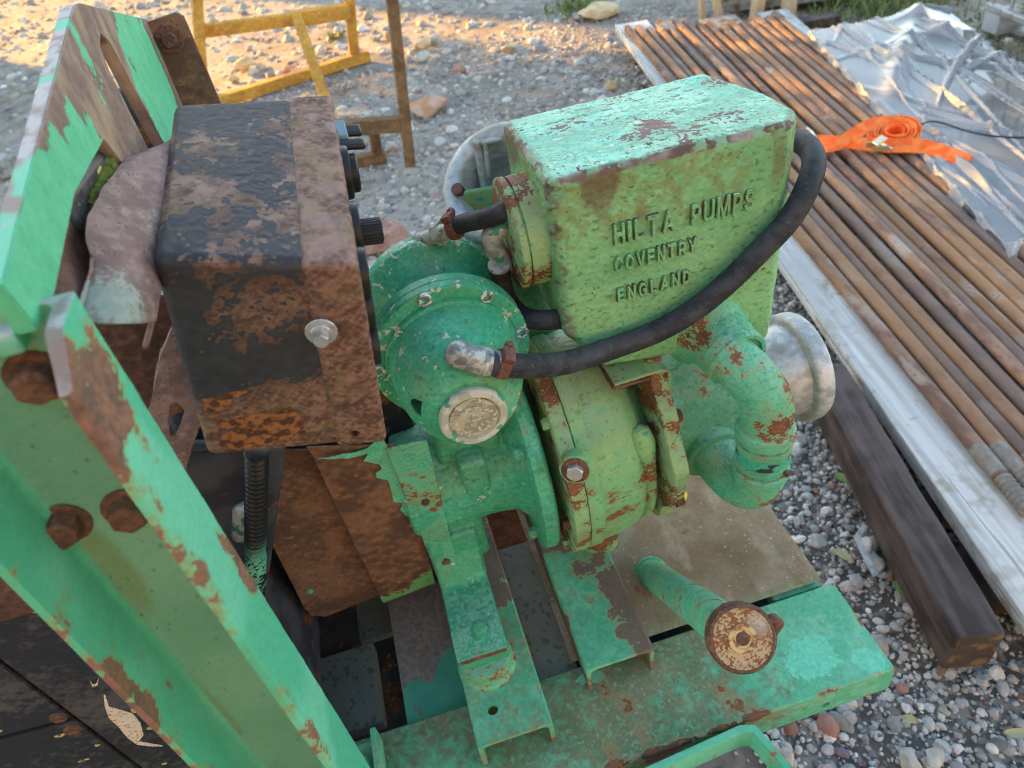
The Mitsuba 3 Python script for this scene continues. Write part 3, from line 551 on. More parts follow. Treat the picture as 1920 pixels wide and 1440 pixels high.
# instruments along the lid, seen edge on
pn = unit(np.cross(TBR - TFR, BFR - TFR)); pn = pn if pn[0] > 0 else -pn
def onpanel(a, b, out=0.0): return lerp(lerp(TFR, TBR, a), lerp(BFR, BBR, a), b) + pn * out
for a, b, r in ((.63, .13, .026), (.30, .13, .026), (.10, .13, .021), (.30, .40, .024), (.11, .31, .021), (.11, .51, .022)):
    part('gauge', cat(lathe([(-.002, r), (.0085, r), (.0115, r * .97), (.0125, r * .9), (.010, r * .85), (.010, 0)], onpanel(a, b), pn, 40)), 'black_plastic', parent=k)
kn = lathe([(0, .0115), (.022, .0115), (.024, .0105), (.024, 0)], onpanel(.36, .20, .008), pn, 40); 
kn = cat(kn, *[tube([onpanel(.36, .20, .009) + .0115 * (math.cos(t) * basis(pn)[0] + math.sin(t) * basis(pn)[1]), onpanel(.36, .20, .031) + .0115 * (math.cos(t) * basis(pn)[0] + math.sin(t) * basis(pn)[1])], .0009, 6) for t in np.linspace(0, 2 * math.pi, 24, endpoint=False)])
part('knob', kn, 'black_plastic', 'knurled black knob', parent=k)
sw = part('isolator', lathe([(0, .019), (.016, .019), (.018, .017), (.018, 0)], onpanel(.66, .16, .002), pn, 40), 'black_plastic', parent=k)
hx0 = A([-0.0083,0.7435,1.2792])
part('switch_tab', obox(hx0 - X * .012 + Z * -.003, X + Z * -.18, Y + Z * .3, Z, .016, .026, .010, .002), 'blue_plastic', 'blue grey switch tab', parent=k)
part('switch_lever', cat(obox(hx0 + Z * -.006 - Y * .012 - X * .012, X + Z * -.18, Y + Z * .3, Z, .030, .013, .007, .003), obox(hx0 + Z * -.002 + Y * .008 + X * .0, X + Z * -.18, Y + Z * .3, Z, .018, .016, .006, .003)), 'black_plastic', parent=k)
part('conduit', tube(np.linspace(A([-0.2026,0.6650,0.9860]), A([-0.3042,0.6650,0.7096]), 160), .0128 + .0011 * np.sin(np.linspace(0, 2 * math.pi * 40, 160)), 20), 'conduit', 'ribbed black conduit with green overspray', 60)

# --- coupling guards between engine and bearing
k = part('guard_plate', rough(extr(xz([-0.1606,0.7150,0.9280], [-0.1579,0.7150,0.9153], [-0.1521,0.7150,0.5778], [-0.0662,0.7150,0.5876], [-0.0538,0.7150,0.8899]).buffer(.003).buffer(-.003), .004, (0, .719, 0), X, Z), .008, .0006, 60, 3), 'guard_rust_green', 'rusty guard plate with green paint left at its lower corner', 30)
fk = xz([-0.1513,0.7140,0.9127], [-0.1231,0.7140,0.9061], [-0.0916,0.7140,0.8943], [-0.1004,0.7140,0.8849], [-0.0830,0.7140,0.8675], [-0.0826,0.7140,0.8581], [-0.0916,0.7140,0.8566], [-0.0925,0.7140,0.8476], [-0.0797,0.7140,0.8347], [-0.0807,0.7140,0.8189], [-0.0828,0.7140,0.7921], [-0.0710,0.7140,0.7845], [-0.0784,0.7140,0.7729], [-0.0733,0.7140,0.7554], [-0.0622,0.7140,0.7598], [-0.0635,0.7140,0.8594], [-0.0684,0.7140,0.9162], [-0.0895,0.7140,0.9023], [-0.1218,0.7140,0.9104])
fm = rough(extr(fk, .0009, (0, .7142, 0), X, Z), .004, .0004, 90, 2); fw = np.clip((-.066 - fm.vertices[:, 0]) / .05, 0, 1); fm.vertices[:, 1] -= .010 * fw ** 2 * (.4 + meshkit.noise(fm.vertices * 60))
part('paint_flake', fm, 'flake_green', 'jagged remnant of green paint', parent=k)
k = part('guard_plate', rough(extr(xz([-0.2177,0.7350,0.9270], [-0.2624,0.7350,0.7805], [-0.2640,0.7350,0.7324], [-0.2680,0.7350,0.5952], [-0.2643,0.7350,0.5752], [-0.2448,0.7350,0.5613], [-0.1485,0.7350,0.5749], [-0.1385,0.7350,0.8949]).buffer(.003).buffer(-.003), .004, (0, .739, 0), X, Z), .008, .0008, 50, 4), 'guard_rust', 'rusty guard plate with a green slotted screw', 30)
sq = A([-0.2487,0.7350,0.6325])
part('screw', tm(man(lathe([(-.002, .0052), (.001, .0050), (.0022, .0030), (.0024, .0004)], sq, -Y, 24)) - man(rbox(sq - A((.0007, .0040, .008)), sq + A((.0007, -.0008, .008)), .0002, 0))), 'flake_green', 'green slotted screw', parent=k)
part('guard_slot', obox(A([-0.2260,0.7355,0.8820]), X + Z * .18, Z, -Y, .020, .003, .0012, .0005), 'engine_black', parent=k)

# --- bearing pedestal on the first cross channel
SC = A((0, .78, .751))       # shaft centre line
ped = [rbox((-.060, .700, .585), (.016, .86, .70), .006, 2), rbox((-.060, .712, .62), (.030, .85, .80), .010, 2),
       lathe([(-.070, .075), (-.066, .079), (-.02, .080), (.020, .0785), (.060, .079), (.085, .083), (.096, .095), (.106, .105)], SC, X, 72),
       rbox((-.058, .555, .588), (.014, .725, .6195), .005, 2),
       hull([(-.052, .715, .612), (.006, .715, .612), (-.052, .708, .66), (.008, .708, .66), (-.052, .675, .612), (.006, .675, .612)], .006, 2),
       hull([(.022, .702, .83), (.046, .702, .83), (.022, .710, .742), (.046, .712, .742), (.022, .74, .83), (.046, .74, .83), (.022, .74, .74), (.046, .74, .74)], .006, 2)]
pm = ped[0]
for q in ped[1:]: pm = tm(man(pm) + man(q))
k = part('bearing_pedestal', rough(pm, .007, .0007, 45, 7), 'bearing_paint', 'green bearing pedestal with its foot bolted to the cross channel', 40)
part('foot_boss', cat(lathe([(-.002, .043), (.003, .0415), (.006, .0385), (.028, .0385), (.0305, .037)], (-.021, .574, .560), Z, 56)), 'pipe_paint', parent=k)
part('foot_bolt', rough(bolt((-.017, .588, .6195), Z, .019, .011, .0145, .4), .004, .0003, 200, 2), 'bearing_paint', 'green painted foot bolt', parent=k)
part('foot_edge', rough(rbox((-.055, .5528, .6105), (.011, .557, .6185), .001), .004, .0012, 90, 3), 'clamp_rust', parent=k)
part('foot_pad', extr(sg.box(-.057, .5545, .012, .600).buffer(.0015), .0016, (0, 0, .6195), X, Y), 'flake_green', parent=k)
sp = rough(hull([A([-0.0662,0.7120,0.8899]), A([-0.0180,0.7060,0.8911]), A([-0.0563,0.7060,0.6353]), A([-0.0269,0.7000,0.6474]), A([-0.0679,0.7300,0.8732]), A([-0.0187,0.7300,0.8687]), A([-0.0582,0.7300,0.6042]), A([-0.0280,0.7300,0.6087])], .003), .006, .0008, 60, 2)
k2 = part('side_plate', sp, 'pipe_paint', 'green side plate bolted to the pedestal', parent=k)
part('plate_bolt', rough(bolt([-0.0412,0.7055,0.7853], -Y, .0105, .0065, 0, .1), .004, .0003, 150, 1), 'bolt_rust', parent=k)
part('plate_bolt', rough(bolt([-0.0392,0.7005,0.6515], -Y, .0125, .0065, 0, .6), .004, .0003, 150, 1), 'bolt_rust', parent=k)
k2 = part('adapter_flange', rough(lathe([(.104, .10), (.105, .148), (.1065, .1500), (.122, .1500), (.126, .1470), (.1285, .1400), (.130, .10)], SC, X, 128), .008, .0004, 60, 3), 'bearing_paint', parent=k)
part('flange_bolt', bolt([0.1039,0.6900,0.8372], -X, .016, .013, 0, .5), 'flake_green', 'green hex head', parent=k)
part('flange_bolt', bolt((.105, .72, .628), -X, .016, .011, 0, .2), 'pipe_paint', parent=k)

# --- volute casing: bolted cover ring, body, lug plate, suction barrel
k = part('volute', rough(lathe([(.166, .158), (.1662, .1655), (.168, .1665), (.1850, .1662), (.1866, .1650), (.1870, .1612), (.205, .1605), (.228, .1575), (.246, .1510), (.260, .1400), (.270, .1220), (.274, .100), (.290, .09)], SC, X, 144), .007, .0008, 40, 4), 'volute_paint', 'yellowish green pump casing')
part('cover_ring', rough(lathe([(.143, .12), (.1435, .1655), (.145, .1670), (.163, .1670), (.1648, .1658), (.165, .12)], SC, X, 144), .007, .0005, 50, 5), 'rim_paint', 'chipped bolted cover ring', 35, parent=k)
def onring(a, r=.152): return SC + A((.1432, -r * math.cos(a), r * math.sin(a)))
lug = A([0.1530,0.6072,0.8632])
ld = unit((-.35, -.85, .25))
part('bolt_lug', rough(lathe([(-.014, .0205), (.0025, .0205), (.0045, .0195)], lug + Y * .006, ld, 48), .005, .0004, 80, 3), 'volute_paint', parent=k)
part('ring_bolt', cat(lathe([(0, .0172), (.0015, .0175), (.0024, .0168)], lug + Y * .006 + ld * .0045, ld, 40)), 'bolt_rust', parent=k)
part('ring_bolt', bolt(lug + Y * .006 + ld * .0066, ld, .0195, .0085, 0, .3), 'zinc', 'bright worn bolt head', parent=k)
part('ring_bolt', rough(bolt([0.1432,0.6479,0.7188], -X, .015, .010, 0, .2), .005, .0004, 200, 2), 'clamp_rust', 'pinkish rusty bolt head', parent=k)
for a in (-.75, .95, 1.6): part('ring_bolt', bolt(onring(a), -X, .015, .009, 0, a), 'rim_paint', parent=k)
part('drain_boss', rough(lathe([(-.004, .036), (.02, .034), (.034, .033)], (.205, .73, .558), Z, 48), .006, .0006, 60, 2), 'volute_paint', parent=k)
rp = spline([SC + A((.258, -.112, .088)), SC + A((.262, -.128, .060)), SC + A((.264, -.138, .015)), SC + A((.263, -.134, -.04)), SC + A((.260, -.112, -.085))], 40)
part('cast_rib', rough(cat(tube(rp, np.interp(np.linspace(0, 1, 40), [0, .1, .3, 1], [.015, .017, .0095, .008]), 18), trimesh.Trimesh(_ico[3].vertices * .0165 + rp[2], _ico[3].faces)), .005, .0005, 60, 2), 'volute_paint', parent=k)
part('parting_line', tube([SC + A((.19, -.1612 * math.cos(t_), .1612 * math.sin(t_))) * (1, 1, 1) for t_ in (0,)] + [SC + A((x_, -q_ * math.cos(.12), q_ * math.sin(.12))) for x_, q_ in ((.205, .1607), (.228, .1577), (.246, .1512))], .0009, 6), 'rim_paint', parent=k)
# lug plate, wavy edged, with cast figures
th = np.linspace(0, 2 * math.pi, 220)
lr = .166 + .005 * np.cos(6 * th + .4) + .0035 * np.sin(13 * th)
lp = sg.Polygon([(r * math.cos(t), r * math.sin(t)) for t, r in zip(th, lr)]).difference(sg.Point(0, 0).buffer(.085))
k2 = part('lug_plate', rough(extr(lp, .022, SC + A((.283, 0, .026)), Y, Z, .0015), .007, .0006, 50, 6), 'rim_paint', 'wavy edged lug plate with cast figures', 35, parent=k)
part('lug_bolt', rough(bolt(SC + A((.305, -.118, .100)), X, .018, .012, 0, .4), .005, .0005, 200, 2), 'clamp_rust', 'rusty bolt on the lug plate', parent=k)
part('lug_bolt', rough(bolt(SC + A((.305, -.130, -.06)), X, .018, .012, 0, .1), .005, .0005, 200, 2), 'bolt_rust', parent=k)
tx = meshkit.text_mesh('8 m3', .013, .0016, True)
M = np.eye(4); M[:3, 0], M[:3, 1], M[:3, 2], M[:3, 3] = -Z, X, -Y, (.2875, .780 - .1705, .800)
tx.apply_transform(M); part('cast_figures', tx, 'rim_paint', 'cast figures on the edge of the lug plate', parent=k)
br = rough(lathe([(.300, .120), (.307, .118), (.314, .108), (.338, .100), (.40, .096), (.455, .090), (.475, .082)], SC, X, 96), .009, .0009, 35, 5)
part('suction_barrel', br, 'barrel_paint', 'dusty green suction barrel', parent=k)
part('barrel_boss', rough(lathe([(-.06, .085), (-.03, .066), (.0, .052), (.02, .046), (.035, .0445), (.037, .040)], (.373, .712, .737), (.10, -.98, -.14), 64), .006, .0007, 40, 5), 'barrel_paint', parent=k)
sc_ = A((.497, .775, .760))
cp = part('suction_coupling', rough(lathe([(-.06, .046), (-.045, .050), (-.03, .054), (.0, .064), (.030, .071), (.050, .0735), (.0515, .083), (.0545, .0865), (.060, .0875), (.074, .0870), (.079, .0845), (.080, .079), (.076, .076), (.060, .073), (.02, .066), (.0, .05), (0, 0)], sc_, X + Y * .02, 96), .008, .0005, 60, 3), 'galvanised', 'galvanised hose coupling on the suction side', 40)

# --- header tank with the maker's name
fp = [(.190, .703), (.445, .700), (.464, .72), (.462, .775), (.437, .868), (.190, .866)]
def slab(z, sx=0.0, lo=0.0): return [(x, y, z) for x, y in fp]
tk = slab(1.197)
low = [(.192, .703, 1.010), (.233, .703, .953), (.445, .701, .923), (.458, .73, .925), (.455, .775, .925), (.432, .868, .935), (.233, .866, .955), (.192, .866, 1.01)]
tk = rough(hull([A(p) for p in tk + low], .013, 3), .0042, .0011, 70, 3)
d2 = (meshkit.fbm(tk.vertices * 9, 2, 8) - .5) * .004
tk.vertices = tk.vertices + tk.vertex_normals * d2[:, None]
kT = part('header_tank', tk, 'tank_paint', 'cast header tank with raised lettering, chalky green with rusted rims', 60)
for word, px, pz, ph, wd in (('HILTA PUMPS', .2455, 1.1175, .0238, .168), ('COVENTRY', .2445, 1.0820, .0172, .0995), ('ENGLAND', .2460, 1.0405, .0172, .0910)):
    gl = []
    for ch in word:
        if ch == ' ': gl.append((None, .55 * ph)); continue
        g = meshkit.text_mesh(ch, ph, .0070, True) if ch != 'I' else rbox((0, -.0007, 0), (.0056, ph * 1.03, .0070), .0005, 0); g.apply_translation([-g.bounds[0][0], 0, 0])
        g.vertices[:, 0] *= {'I': .75, 'L': .72, 'T': .72, 'E': .70}.get(ch, .60)
        gl.append((g, g.bounds[1][0]))
    gap = (wd - sum(q[1] for q in gl)) / (len(gl) - 1); x_ = 0.0; tx = []
    for g, w in gl:
        if g is not None: g.apply_translation([x_, rng.normal(0, .0003), 0]); tx.append(g)
        x_ += w + gap
    tx = cat(*tx)
    dirt = cat(*[tx.copy().apply_translation([ax_, ay_, 0]) for ax_, ay_ in ((.0009, 0), (-.0009, 0), (0, .0009), (0, -.0012))]); dirt.vertices[:, 2] *= .0048 / .0070
    M = np.eye(4); M[:3, 0], M[:3, 1], M[:3, 2], M[:3, 3] = X, Z, -Y, (px, .6912, pz)
    tx.apply_transform(M); dirt.apply_transform(M)
    part('letter_edge', dirt, 'letter_dirt', parent=kT)
    part('lettering', rough(tx, .004, .0003, 150, 4, 2), 'tank_paint', 'raised cast letters ' + word, 50, parent=kT)
kc = part('cover_plate', rough(cat(lathe([(.0, .0), (.0002, .060), (.002, .0655), (.0035, .067), (.010, .067), (.0115, .0655)], (.1425, .776, 1.113), X, 80), lathe([(.0118, .0625), (.0135, .0625)], (.1425, .776, 1.113), X, 60), lathe([(.0137, .0655), (.015, .066), (.034, .067), (.046, .072), (.055, .080)], (.1425, .776, 1.113), X, 80)), .005, .0004, 80, 4), 'rim_paint', 'round cover plate on the left end of the tank', 40, parent=kT)
part('outlet_boss', rough(cat(lathe([(-.01, .060), (.006, .048), (.016, .0425), (.040, .0405), (.043, .0412), (.053, .0412), (.056, .0395), (.056, .0345), (.050, .0335)], (.376, .694, .946), unit((.10, -.93, -.12)), 64)), .005, .0006, 70, 4), 'pipe_paint', parent=kT)
# bent strap that carries the tank on the lug plate
part('tank_strap', rough(sheet_raw(np.stack([np.stack([np.full(9, x), np.linspace(.675, .80, 9), np.full(9, z)], -1) for x, z in ((.232, .925), (.258, .926), (.284, .927), (.298, .926), (.3065, .921), (.309, .912), (.310, .89), (.311, .868))]), .0045), .008, .0004, 50, 2), 'volute_paint', 'bent strap under the tank', parent=kT)
part('strap_foot', rough(rbox((.228, .672, .9165), (.280, .735, .9205), .0015), .01, .0006, 40, 2), 'clamp_rust', parent=kT)
# --- bypass elbow from the tank outlet back into the barrel
ep = spline([(.368, .655, .949), (.379, .628, .938), (.396, .604, .912), (.403, .597, .875), (.4035, .597, .845)], 40)
EC = (.4035, .597)
k = part('bypass_elbow', cat(rough(tube(ep, np.linspace(.0315, .0335, 40), 36), .006, .0006, 60, 5), lathe([(-.013, .0335), (-.012, .0368), (-.010, .0376), (.002, .0376), (.005, .0366), (.007, .0340)], (*EC, .851), Z, 64), lathe([(-.004, .0345), (-.003, .0362), (.003, .0362), (.004, .0345)], (.372, .644, .9445), unit((.11, -.27, -.11)), 48)), 'pipe_paint', 'green elbow with a patch of bare rust', 30)
ep = spline([(.4035, .597, .792), (.404, .597, .765), (.400, .603, .738), (.392, .625, .722), (.382, .665, .728), (.376, .70, .735)], 40)
k = part('bypass_elbow', cat(rough(tube(ep, np.linspace(.0325, .036, 40), 36), .006, .0006, 60, 6), lathe([(-.010, .0335), (-.009, .0362), (-.006, .0372), (.004, .0372), (.006, .0360), (.007, .034)], (*EC, .778), Z, 64)), 'pipe_paint', smooth=30)
k = part('rubber_sleeve', lathe([(0, .0325), (.0015, .0342), (.004, .0346), (.015, .0342), (.018, .0352), (.021, .0342), (.030, .0346), (.036, .0340), (.050, .0345), (.0525, .0338), (.053, .0325)], (*EC, .7865), Z, 64), 'sleeve_paint', 'green painted rubber sleeve, black where it is scuffed', 30)
for z in (.797, .829):
    band = cat(lathe([(-.0058, .0340), (-.0056, .0358), (.0056, .0358), (.0058, .0340)], (*EC, z), Z, 64), *[obox((EC[0] + .0357 * math.sin(t_) - .0004, EC[1] - .0357 * math.cos(t_) - .0005, z - .004), (math.cos(t_), math.sin(t_), 0), (-math.sin(t_), math.cos(t_), 0), Z, .0012, .001, .008, .0002) for t_ in np.linspace(-1.2, .6, 22)])
    part('clip_band', band, 'pipe_paint', parent=k)
part('clip_screw', bolt((EC[0] + .012, EC[1] - .0375, .795), (1, .3, 0), .008, .007, 0, .2), 'bolt_rust', parent=k)
mat('yellow_tie', (.70, .48, .04), .4)
part('cable_tie', tube(spline([[0.4135,0.8795,0.5300], [0.4216,0.8652,0.5350], [0.4285,0.8486,0.5300], [0.4451,0.8344,0.5160]], 20), .0022, 8), 'yellow_tie', 'yellow plastic tie behind the lug plate')
part('cable_tie', tube(spline([[0.3649,0.7692,0.5200], [0.3782,0.7703,0.5300], [0.3902,0.8022,0.5200], [0.3901,0.8195,0.5160]], 20), .0030, 8), 'yellow_tie')
# --- vacuum pump: spool body between two flanges, domed front cover
VO = A((.043, 0, 1.003))
k = part('vacuum_pump', lathe([(.700, .050), (.735, .0600), (.7512, .066), (.762, .0605), (.785, .056), (.800, .062), (.815, .078), (.826, .089), (.831, .0935), (.8345, .0965), (.8365, .0975), (.8455, .0975), (.8475, .0960), (.8480, .0945), (.8605, .0945), (.872, .085), (.885, .06)], VO, Y, 144), 'pump_paint', 'green spool shaped vacuum pump', 28)
part('front_flange', cat(lathe([(.7515, .070), (.7508, .0960), (.749, .0978), (.7362, .0978), (.7350, .0966), (.7348, .09)], VO, Y, 144), lathe([(.7343, .09), (.7341, .0968), (.7330, .0982), (.7225, .0982), (.7195, .0966), (.7187, .0950), (.7185, .0835), (.7192, .0825), (.7192, .07)], VO, Y, 144)), 'pump_paint', 'two bolted flange rings', 28, parent=k)
dm = [(.7194, .0818), (.7130, .0818), (.7112, .0808), (.7106, .0790), (.7106, .0780), (.7090, .0772), (.6990, .0772), (.6860, .0766), (.668, .0742), (.652, .0702), (.638, .0648), (.627, .0588), (.619, .0525), (.6135, .0460), (.611, .0405), (.609, .0395)]
dome = lathe(dm, VO, Y, 160)
def ondome(px, ax=-Y): return A(px)
dcut = man(dome)
holes = [A([-0.0086,0.6720,1.0173]), A([0.0953,0.6600,0.9606]), A([-0.0076,0.6550,0.9628]), A([0.0938,0.7000,1.0059])]
for h_, r_ in ((holes[0], .0105), (holes[1], .0028), (holes[2], .0034)):
    dcut -= man(lathe([(-.05, r_), (.012, r_)], h_, Y, 28))
kd = part('front_dome', tm(dcut), 'pump_paint', 'green domed front cover', 28, parent=k)
part('socket_screw', socket_screw(holes[0] - Y * .003, -Y, .0080), 'bright_worn', parent=k)
for a in (math.radians(x) for x in (100, 52, 175, 232, 5, 300)):
    c = VO + A((math.cos(a) * .0895, .7188, math.sin(a) * .0895))
    part('socket_screw', socket_screw(c - Y * .001, -Y, .0080), 'bright_worn', 'socket screw of the front flange', parent=k)
part('cap_ring', rough(lathe([(.612, .0365), (.606, .0385), (.601, .0382), (.599, .0365), (.599, .0300), (.603, .0292), (.6035, .0)], VO, Y, 80), .005, .0004, 90, 6), 'cap_rim', 'pale corroded ring on the dome', parent=k)
part('end_disc', rough(lathe([(.6034, .0272), (.6008, .0268), (.6003, .0250), (.6003, 0)], VO, Y, 64), .004, .0005, 120, 7), 'cap_tan', 'tan pitted disc in the middle of the dome', parent=k)
part('side_stud', cat(bolt([-0.0387,0.7650,1.0483], (-.5, -.5, .6), .013, .007, 0, .3), lathe([(0, .004), (.018, .004)], [-0.0387,0.7650,1.0483], (-.5, -.5, .6), 16)), 'bolt_rust', parent=k)
part('support_web', rough(hull([(.0, .74, .82), (.07, .74, .82), (.0, .84, .82), (.07, .84, .82), (.01, .745, .95), (.07, .745, .95), (.01, .81, .95), (.07, .81, .95)], .01, 2), .01, .0005, 40, 2), 'bearing_paint', parent=k)
# --- suction air hose from the dome round the tank
fx = [A([0.0364,0.6180,1.0783]), A([0.0558,0.6140,1.0717]), A([0.0768,0.6100,1.0630])]
k = part('air_hose', tube(spline([[0.0663,0.6120,1.0674], [0.0903,0.6090,1.0561], [0.1272,0.6220,1.0319], [0.1779,0.6500,1.0018], [0.2307,0.6680,0.9893], [0.2858,0.6680,0.9953], [0.3340,0.6680,1.0116], [0.3809,0.6680,1.0409], [0.4192,0.6680,1.0734], [0.4522,0.6700,1.1028], [0.4805,0.6850,1.1305], [0.5043,0.7150,1.1416], [0.5208,0.7650,1.1396], [0.5369,0.8300,1.1160]], 120), .0138, 28), 'rubber', 'long black rubber hose curving across the tank face', 60)
part('hose_elbow', cat(hull([fx[0] + A((.008, .016, -.010)), fx[0] + A((.008, .002, .0))], .0145, 3), hull([fx[0] + A((.008, .002, .0)), fx[0] + (fx[2] - fx[0]) * .72], .0150, 3), lathe([(-.002, .0150), (-.0015, .0158), (.0025, .0158), (.003, .0150)], fx[0] + (fx[2] - fx[0]) * .80, unit(fx[2] - fx[0]), 40), lathe([(-.004, .0148), (.003, .0148), (.004, .0138), (.02, .0136)], fx[0] + (fx[2] - fx[0]) * .88, unit(fx[2] - fx[0]), 32)), 'elbow_grey', 'grey elbow fitting', 40, parent=k)
cc, cd = A([0.0860,0.6090,1.0591]), unit(A([0.0903,0.6090,1.0561]) - A([0.0796,0.6100,1.0621]))
def clamp(c, d, r, scr):
    out = [lathe([(-.0065, r), (-.006, r + .0014), (.006, r + .0014), (.0065, r)], c, d, 40)]
    u = unit(A(scr) - A(c) - d * ((A(scr) - A(c)) @ d)); t = np.cross(d, u)
    hs = A(c) + u * (r + .004)
    out.append(obox(hs - d * .0065 + t * .009 - u * .004, d, -t, u, .013, .018, .008, .0015))
    out.append(bolt(hs + u * .001 - t * .008, -t, .0095, .006, 0, .2))
    for a in np.linspace(-.9, .9, 9):
        q = -u * math.cos(a) + t * math.sin(a)
        q = u * math.cos(a + 1.9) + t * math.sin(a + 1.9)
        out.append(tube([A(c) + q * (r + .0015) - d * .0045, A(c) + q * (r + .0015) + d * .0045], .0007, 6))
    return cat(*out)
part('clamp', clamp(cc, cd, .0142, cc + Z * .03 - Y * .01), 'clamp_rust', 'rusty worm drive clamp', 40, parent=k)
# --- second hose: from behind the spool to the cover plate
q0, q1 = A([0.0646,0.8300,1.1070]), A([0.1325,0.7650,1.1476])
k = part('air_hose', tube(spline([A([0.0827,0.8150,1.1169]), lerp(A([0.0827,0.8150,1.1169]), q1, .5) + Z * .002, q1, A([0.1517,0.7600,1.1570])], 40), .0115, 24), 'rubber', 'short black hose behind the round cover plate', 60)
part('hose_elbow', cat(tube(spline([A([0.0334,0.8580,1.0724]) - Z * .05, A([0.0338,0.8580,1.0739]), A([0.0392,0.8530,1.0892]), A([0.0535,0.8420,1.0994]), q0, A([0.0860,0.8120,1.1197])], 40), .0105, 24), extr(hexagon(.026), .009, lerp(q0, A([0.0860,0.8120,1.1197]), .1), *basis(A([0.0860,0.8120,1.1197]) - q0)[:2])), 'fitting_grey', 'grey elbow fitting behind the spool', 40, parent=k)
cd = unit(A([0.1048,0.8000,1.1270]) - A([0.0827,0.8150,1.1169]))
part('clamp', clamp(A([0.0873,0.8120,1.1194]), cd, .012, A([0.0873,0.8120,1.1194]) + Z * .03), 'clamp_rust', 'rusty clamp on the short hose', 40, parent=k)
# --- third hose: teal elbow out of the cover plate and down behind
k = part('air_hose', tube(spline([A([0.1260,0.7639,1.0819]), A([0.1270,0.7719,1.0523]), A([0.1320,0.7716,1.0204]), A([0.1420,0.7480,1.0127]), A([0.1650,0.7183,1.0184]), A([0.1900,0.7240,1.0081])], 50), .0125, 24), 'rubber', 'black hose bending down behind the dome', 60)
part('hose_elbow', rough(cat(tube(spline([(.146, .776, 1.124), (.135, .776, 1.124), (.127, .776, 1.119), (.125, .776, 1.106), (.125, .778, 1.062)], 40), .0130, 24), lathe([(-.002, .0138), (.002, .0138)], A([0.1260,0.7633,1.0830]), unit(A([0.1260,0.7633,1.0830]) - A([0.1270,0.7719,1.0523])), 32)), .004, .0003, 120, 3), 'fitting_grey', 'grey elbow with teal paint', 40, parent=k)
# --- discharge branch and its coupling behind the tank
k = part('discharge_flange', rough(hull([A([0.1077,0.9300,1.0972]), A([0.1194,0.9300,1.1036]), A([0.1672,0.9300,1.1005]), A([0.1678,0.9300,1.0276]), A([0.1208,0.9300,1.0305]), A([0.1092,0.9300,1.0733]), A([0.1094,0.9450,1.0898]), A([0.1213,0.9450,1.0964]), A([0.1699,0.9450,1.0933]), A([0.1705,0.9450,1.0192]), A([0.1227,0.9450,1.0222]), A([0.1110,0.9450,1.0656])], .004, 2), .007, .0008, 40, 4), 'volute_paint', 'green discharge flange behind the tank')
part('discharge_pipe', rough(lathe([(-.34, .055), (-.10, .05), (-.02, .048)], (.165, .95, 1.06), (0, .30, .9), 48), .012, .0008, 40, 2), 'barrel_paint')
part('flange_bolt', bolt([0.1177,0.9350,1.1049], -Y * .6 + Z * .7 - X * .3, .016, .014, 0, .3), 'clamp_rust', parent=k)
dc, da = A([0.1777,0.9163,1.1038]), unit((-.42, -.52, .74))
lathe_bell = [(-.09, .045), (-.05, .052), (-.03, .068), (-.014, .080), (.0, .0855), (.012, .0865), (.022, .083), (.027, .075), (.026, .066), (.020, .059), (.0, .054), (-.03, .05), (-.045, .04), (-.05, 0)]
k = part('discharge_coupling', rough(lathe(lathe_bell, dc, da, 96), .008, .0005, 60, 3), 'galvanised', 'galvanised hose coupling behind the tank', 40)
lv = A([0.1596,0.9550,1.1325])
part('coupling_lever', cat(hull([A([0.1541,0.9500,1.1599]), A([0.1545,0.9500,1.1449]), A([0.1544,0.9500,1.0756]), A([0.1554,0.9600,1.1002])], .005, 2), hull([A([0.1626,0.9500,1.1578]), A([0.1924,0.9500,1.1580]), A([0.1652,0.9700,1.1445]), A([0.1952,0.9700,1.1410])], .004, 2), hull([A([0.1650,0.9500,1.1543]), A([0.1624,0.9500,1.1106]), A([0.1703,0.9700,1.1432])], .004, 2)), 'galvanised', 'locking lever', parent=k)

# ------------------------------------------------------------------ the yard
def top(name, mesh, m, label, cat_, smooth=35, group=None, kind=None):
    k = put(name, mesh, m, smooth); lab(k, label, cat_, group, kind); return k
def f_mud(p, n, uv):
    a, b, c = fbm(p.x * .9, p.y * .9, 3.0, 3), fbm(p.x * 7, p.y * 7, 1.0, 3), fbm(p.x * 70, p.y * 70, 5.0, 2)
    near = smoothstep(2.6, 1.6, p.y) * smoothstep(.2, .7, p.x)
    col = mix((.19, .165, .14), (.30, .265, .225), smoothstep(.35, .65, a * .5 + b * .5))
    col = mix(col, mix((.075, .072, .068), (.19, .185, .175), smoothstep(.45, .65, c)), near * .9)
    col = mix(col, (.26, .235, .20), smoothstep(.56, .70, c * .7 + b * .3) * .7)
    col = mix(col, (.05, .045, .04), smoothstep(.60, .74, fbm(p.x * 30, p.y * 30, 9.0, 2)) * .5)
    return mix(col, (.045, .065, .02), smoothstep(.55, .68, a * .5 + b * .5) * smoothstep(2.4, 4.2, p.x) * .9)
mat('mud', f_mud, .85, bump=lambda p, n, uv: fbm(p.x * 60, p.y * 60, 2.0, 3), bscale=.006)
def gh(x, y):
    q = np.stack([x, y, x * 0], -1)
    return (meshkit.fbm(q * 1.1, 3, 5) - .5) * .05 + (meshkit.fbm(q * 5, 3, 6) - .5) * .018
ax_ = np.r_[np.linspace(-160, -7, 16)[:-1], np.linspace(-7, 6, 326), np.linspace(6, 160, 16)[1:]]
ay_ = np.r_[np.linspace(-120, -1, 12)[:-1], np.linspace(-1, 14, 376), np.linspace(14, 220, 16)[1:]]
gx, gy = np.meshgrid(ax_, ay_, indexing='ij')
gz = gh(gx, gy) - .012
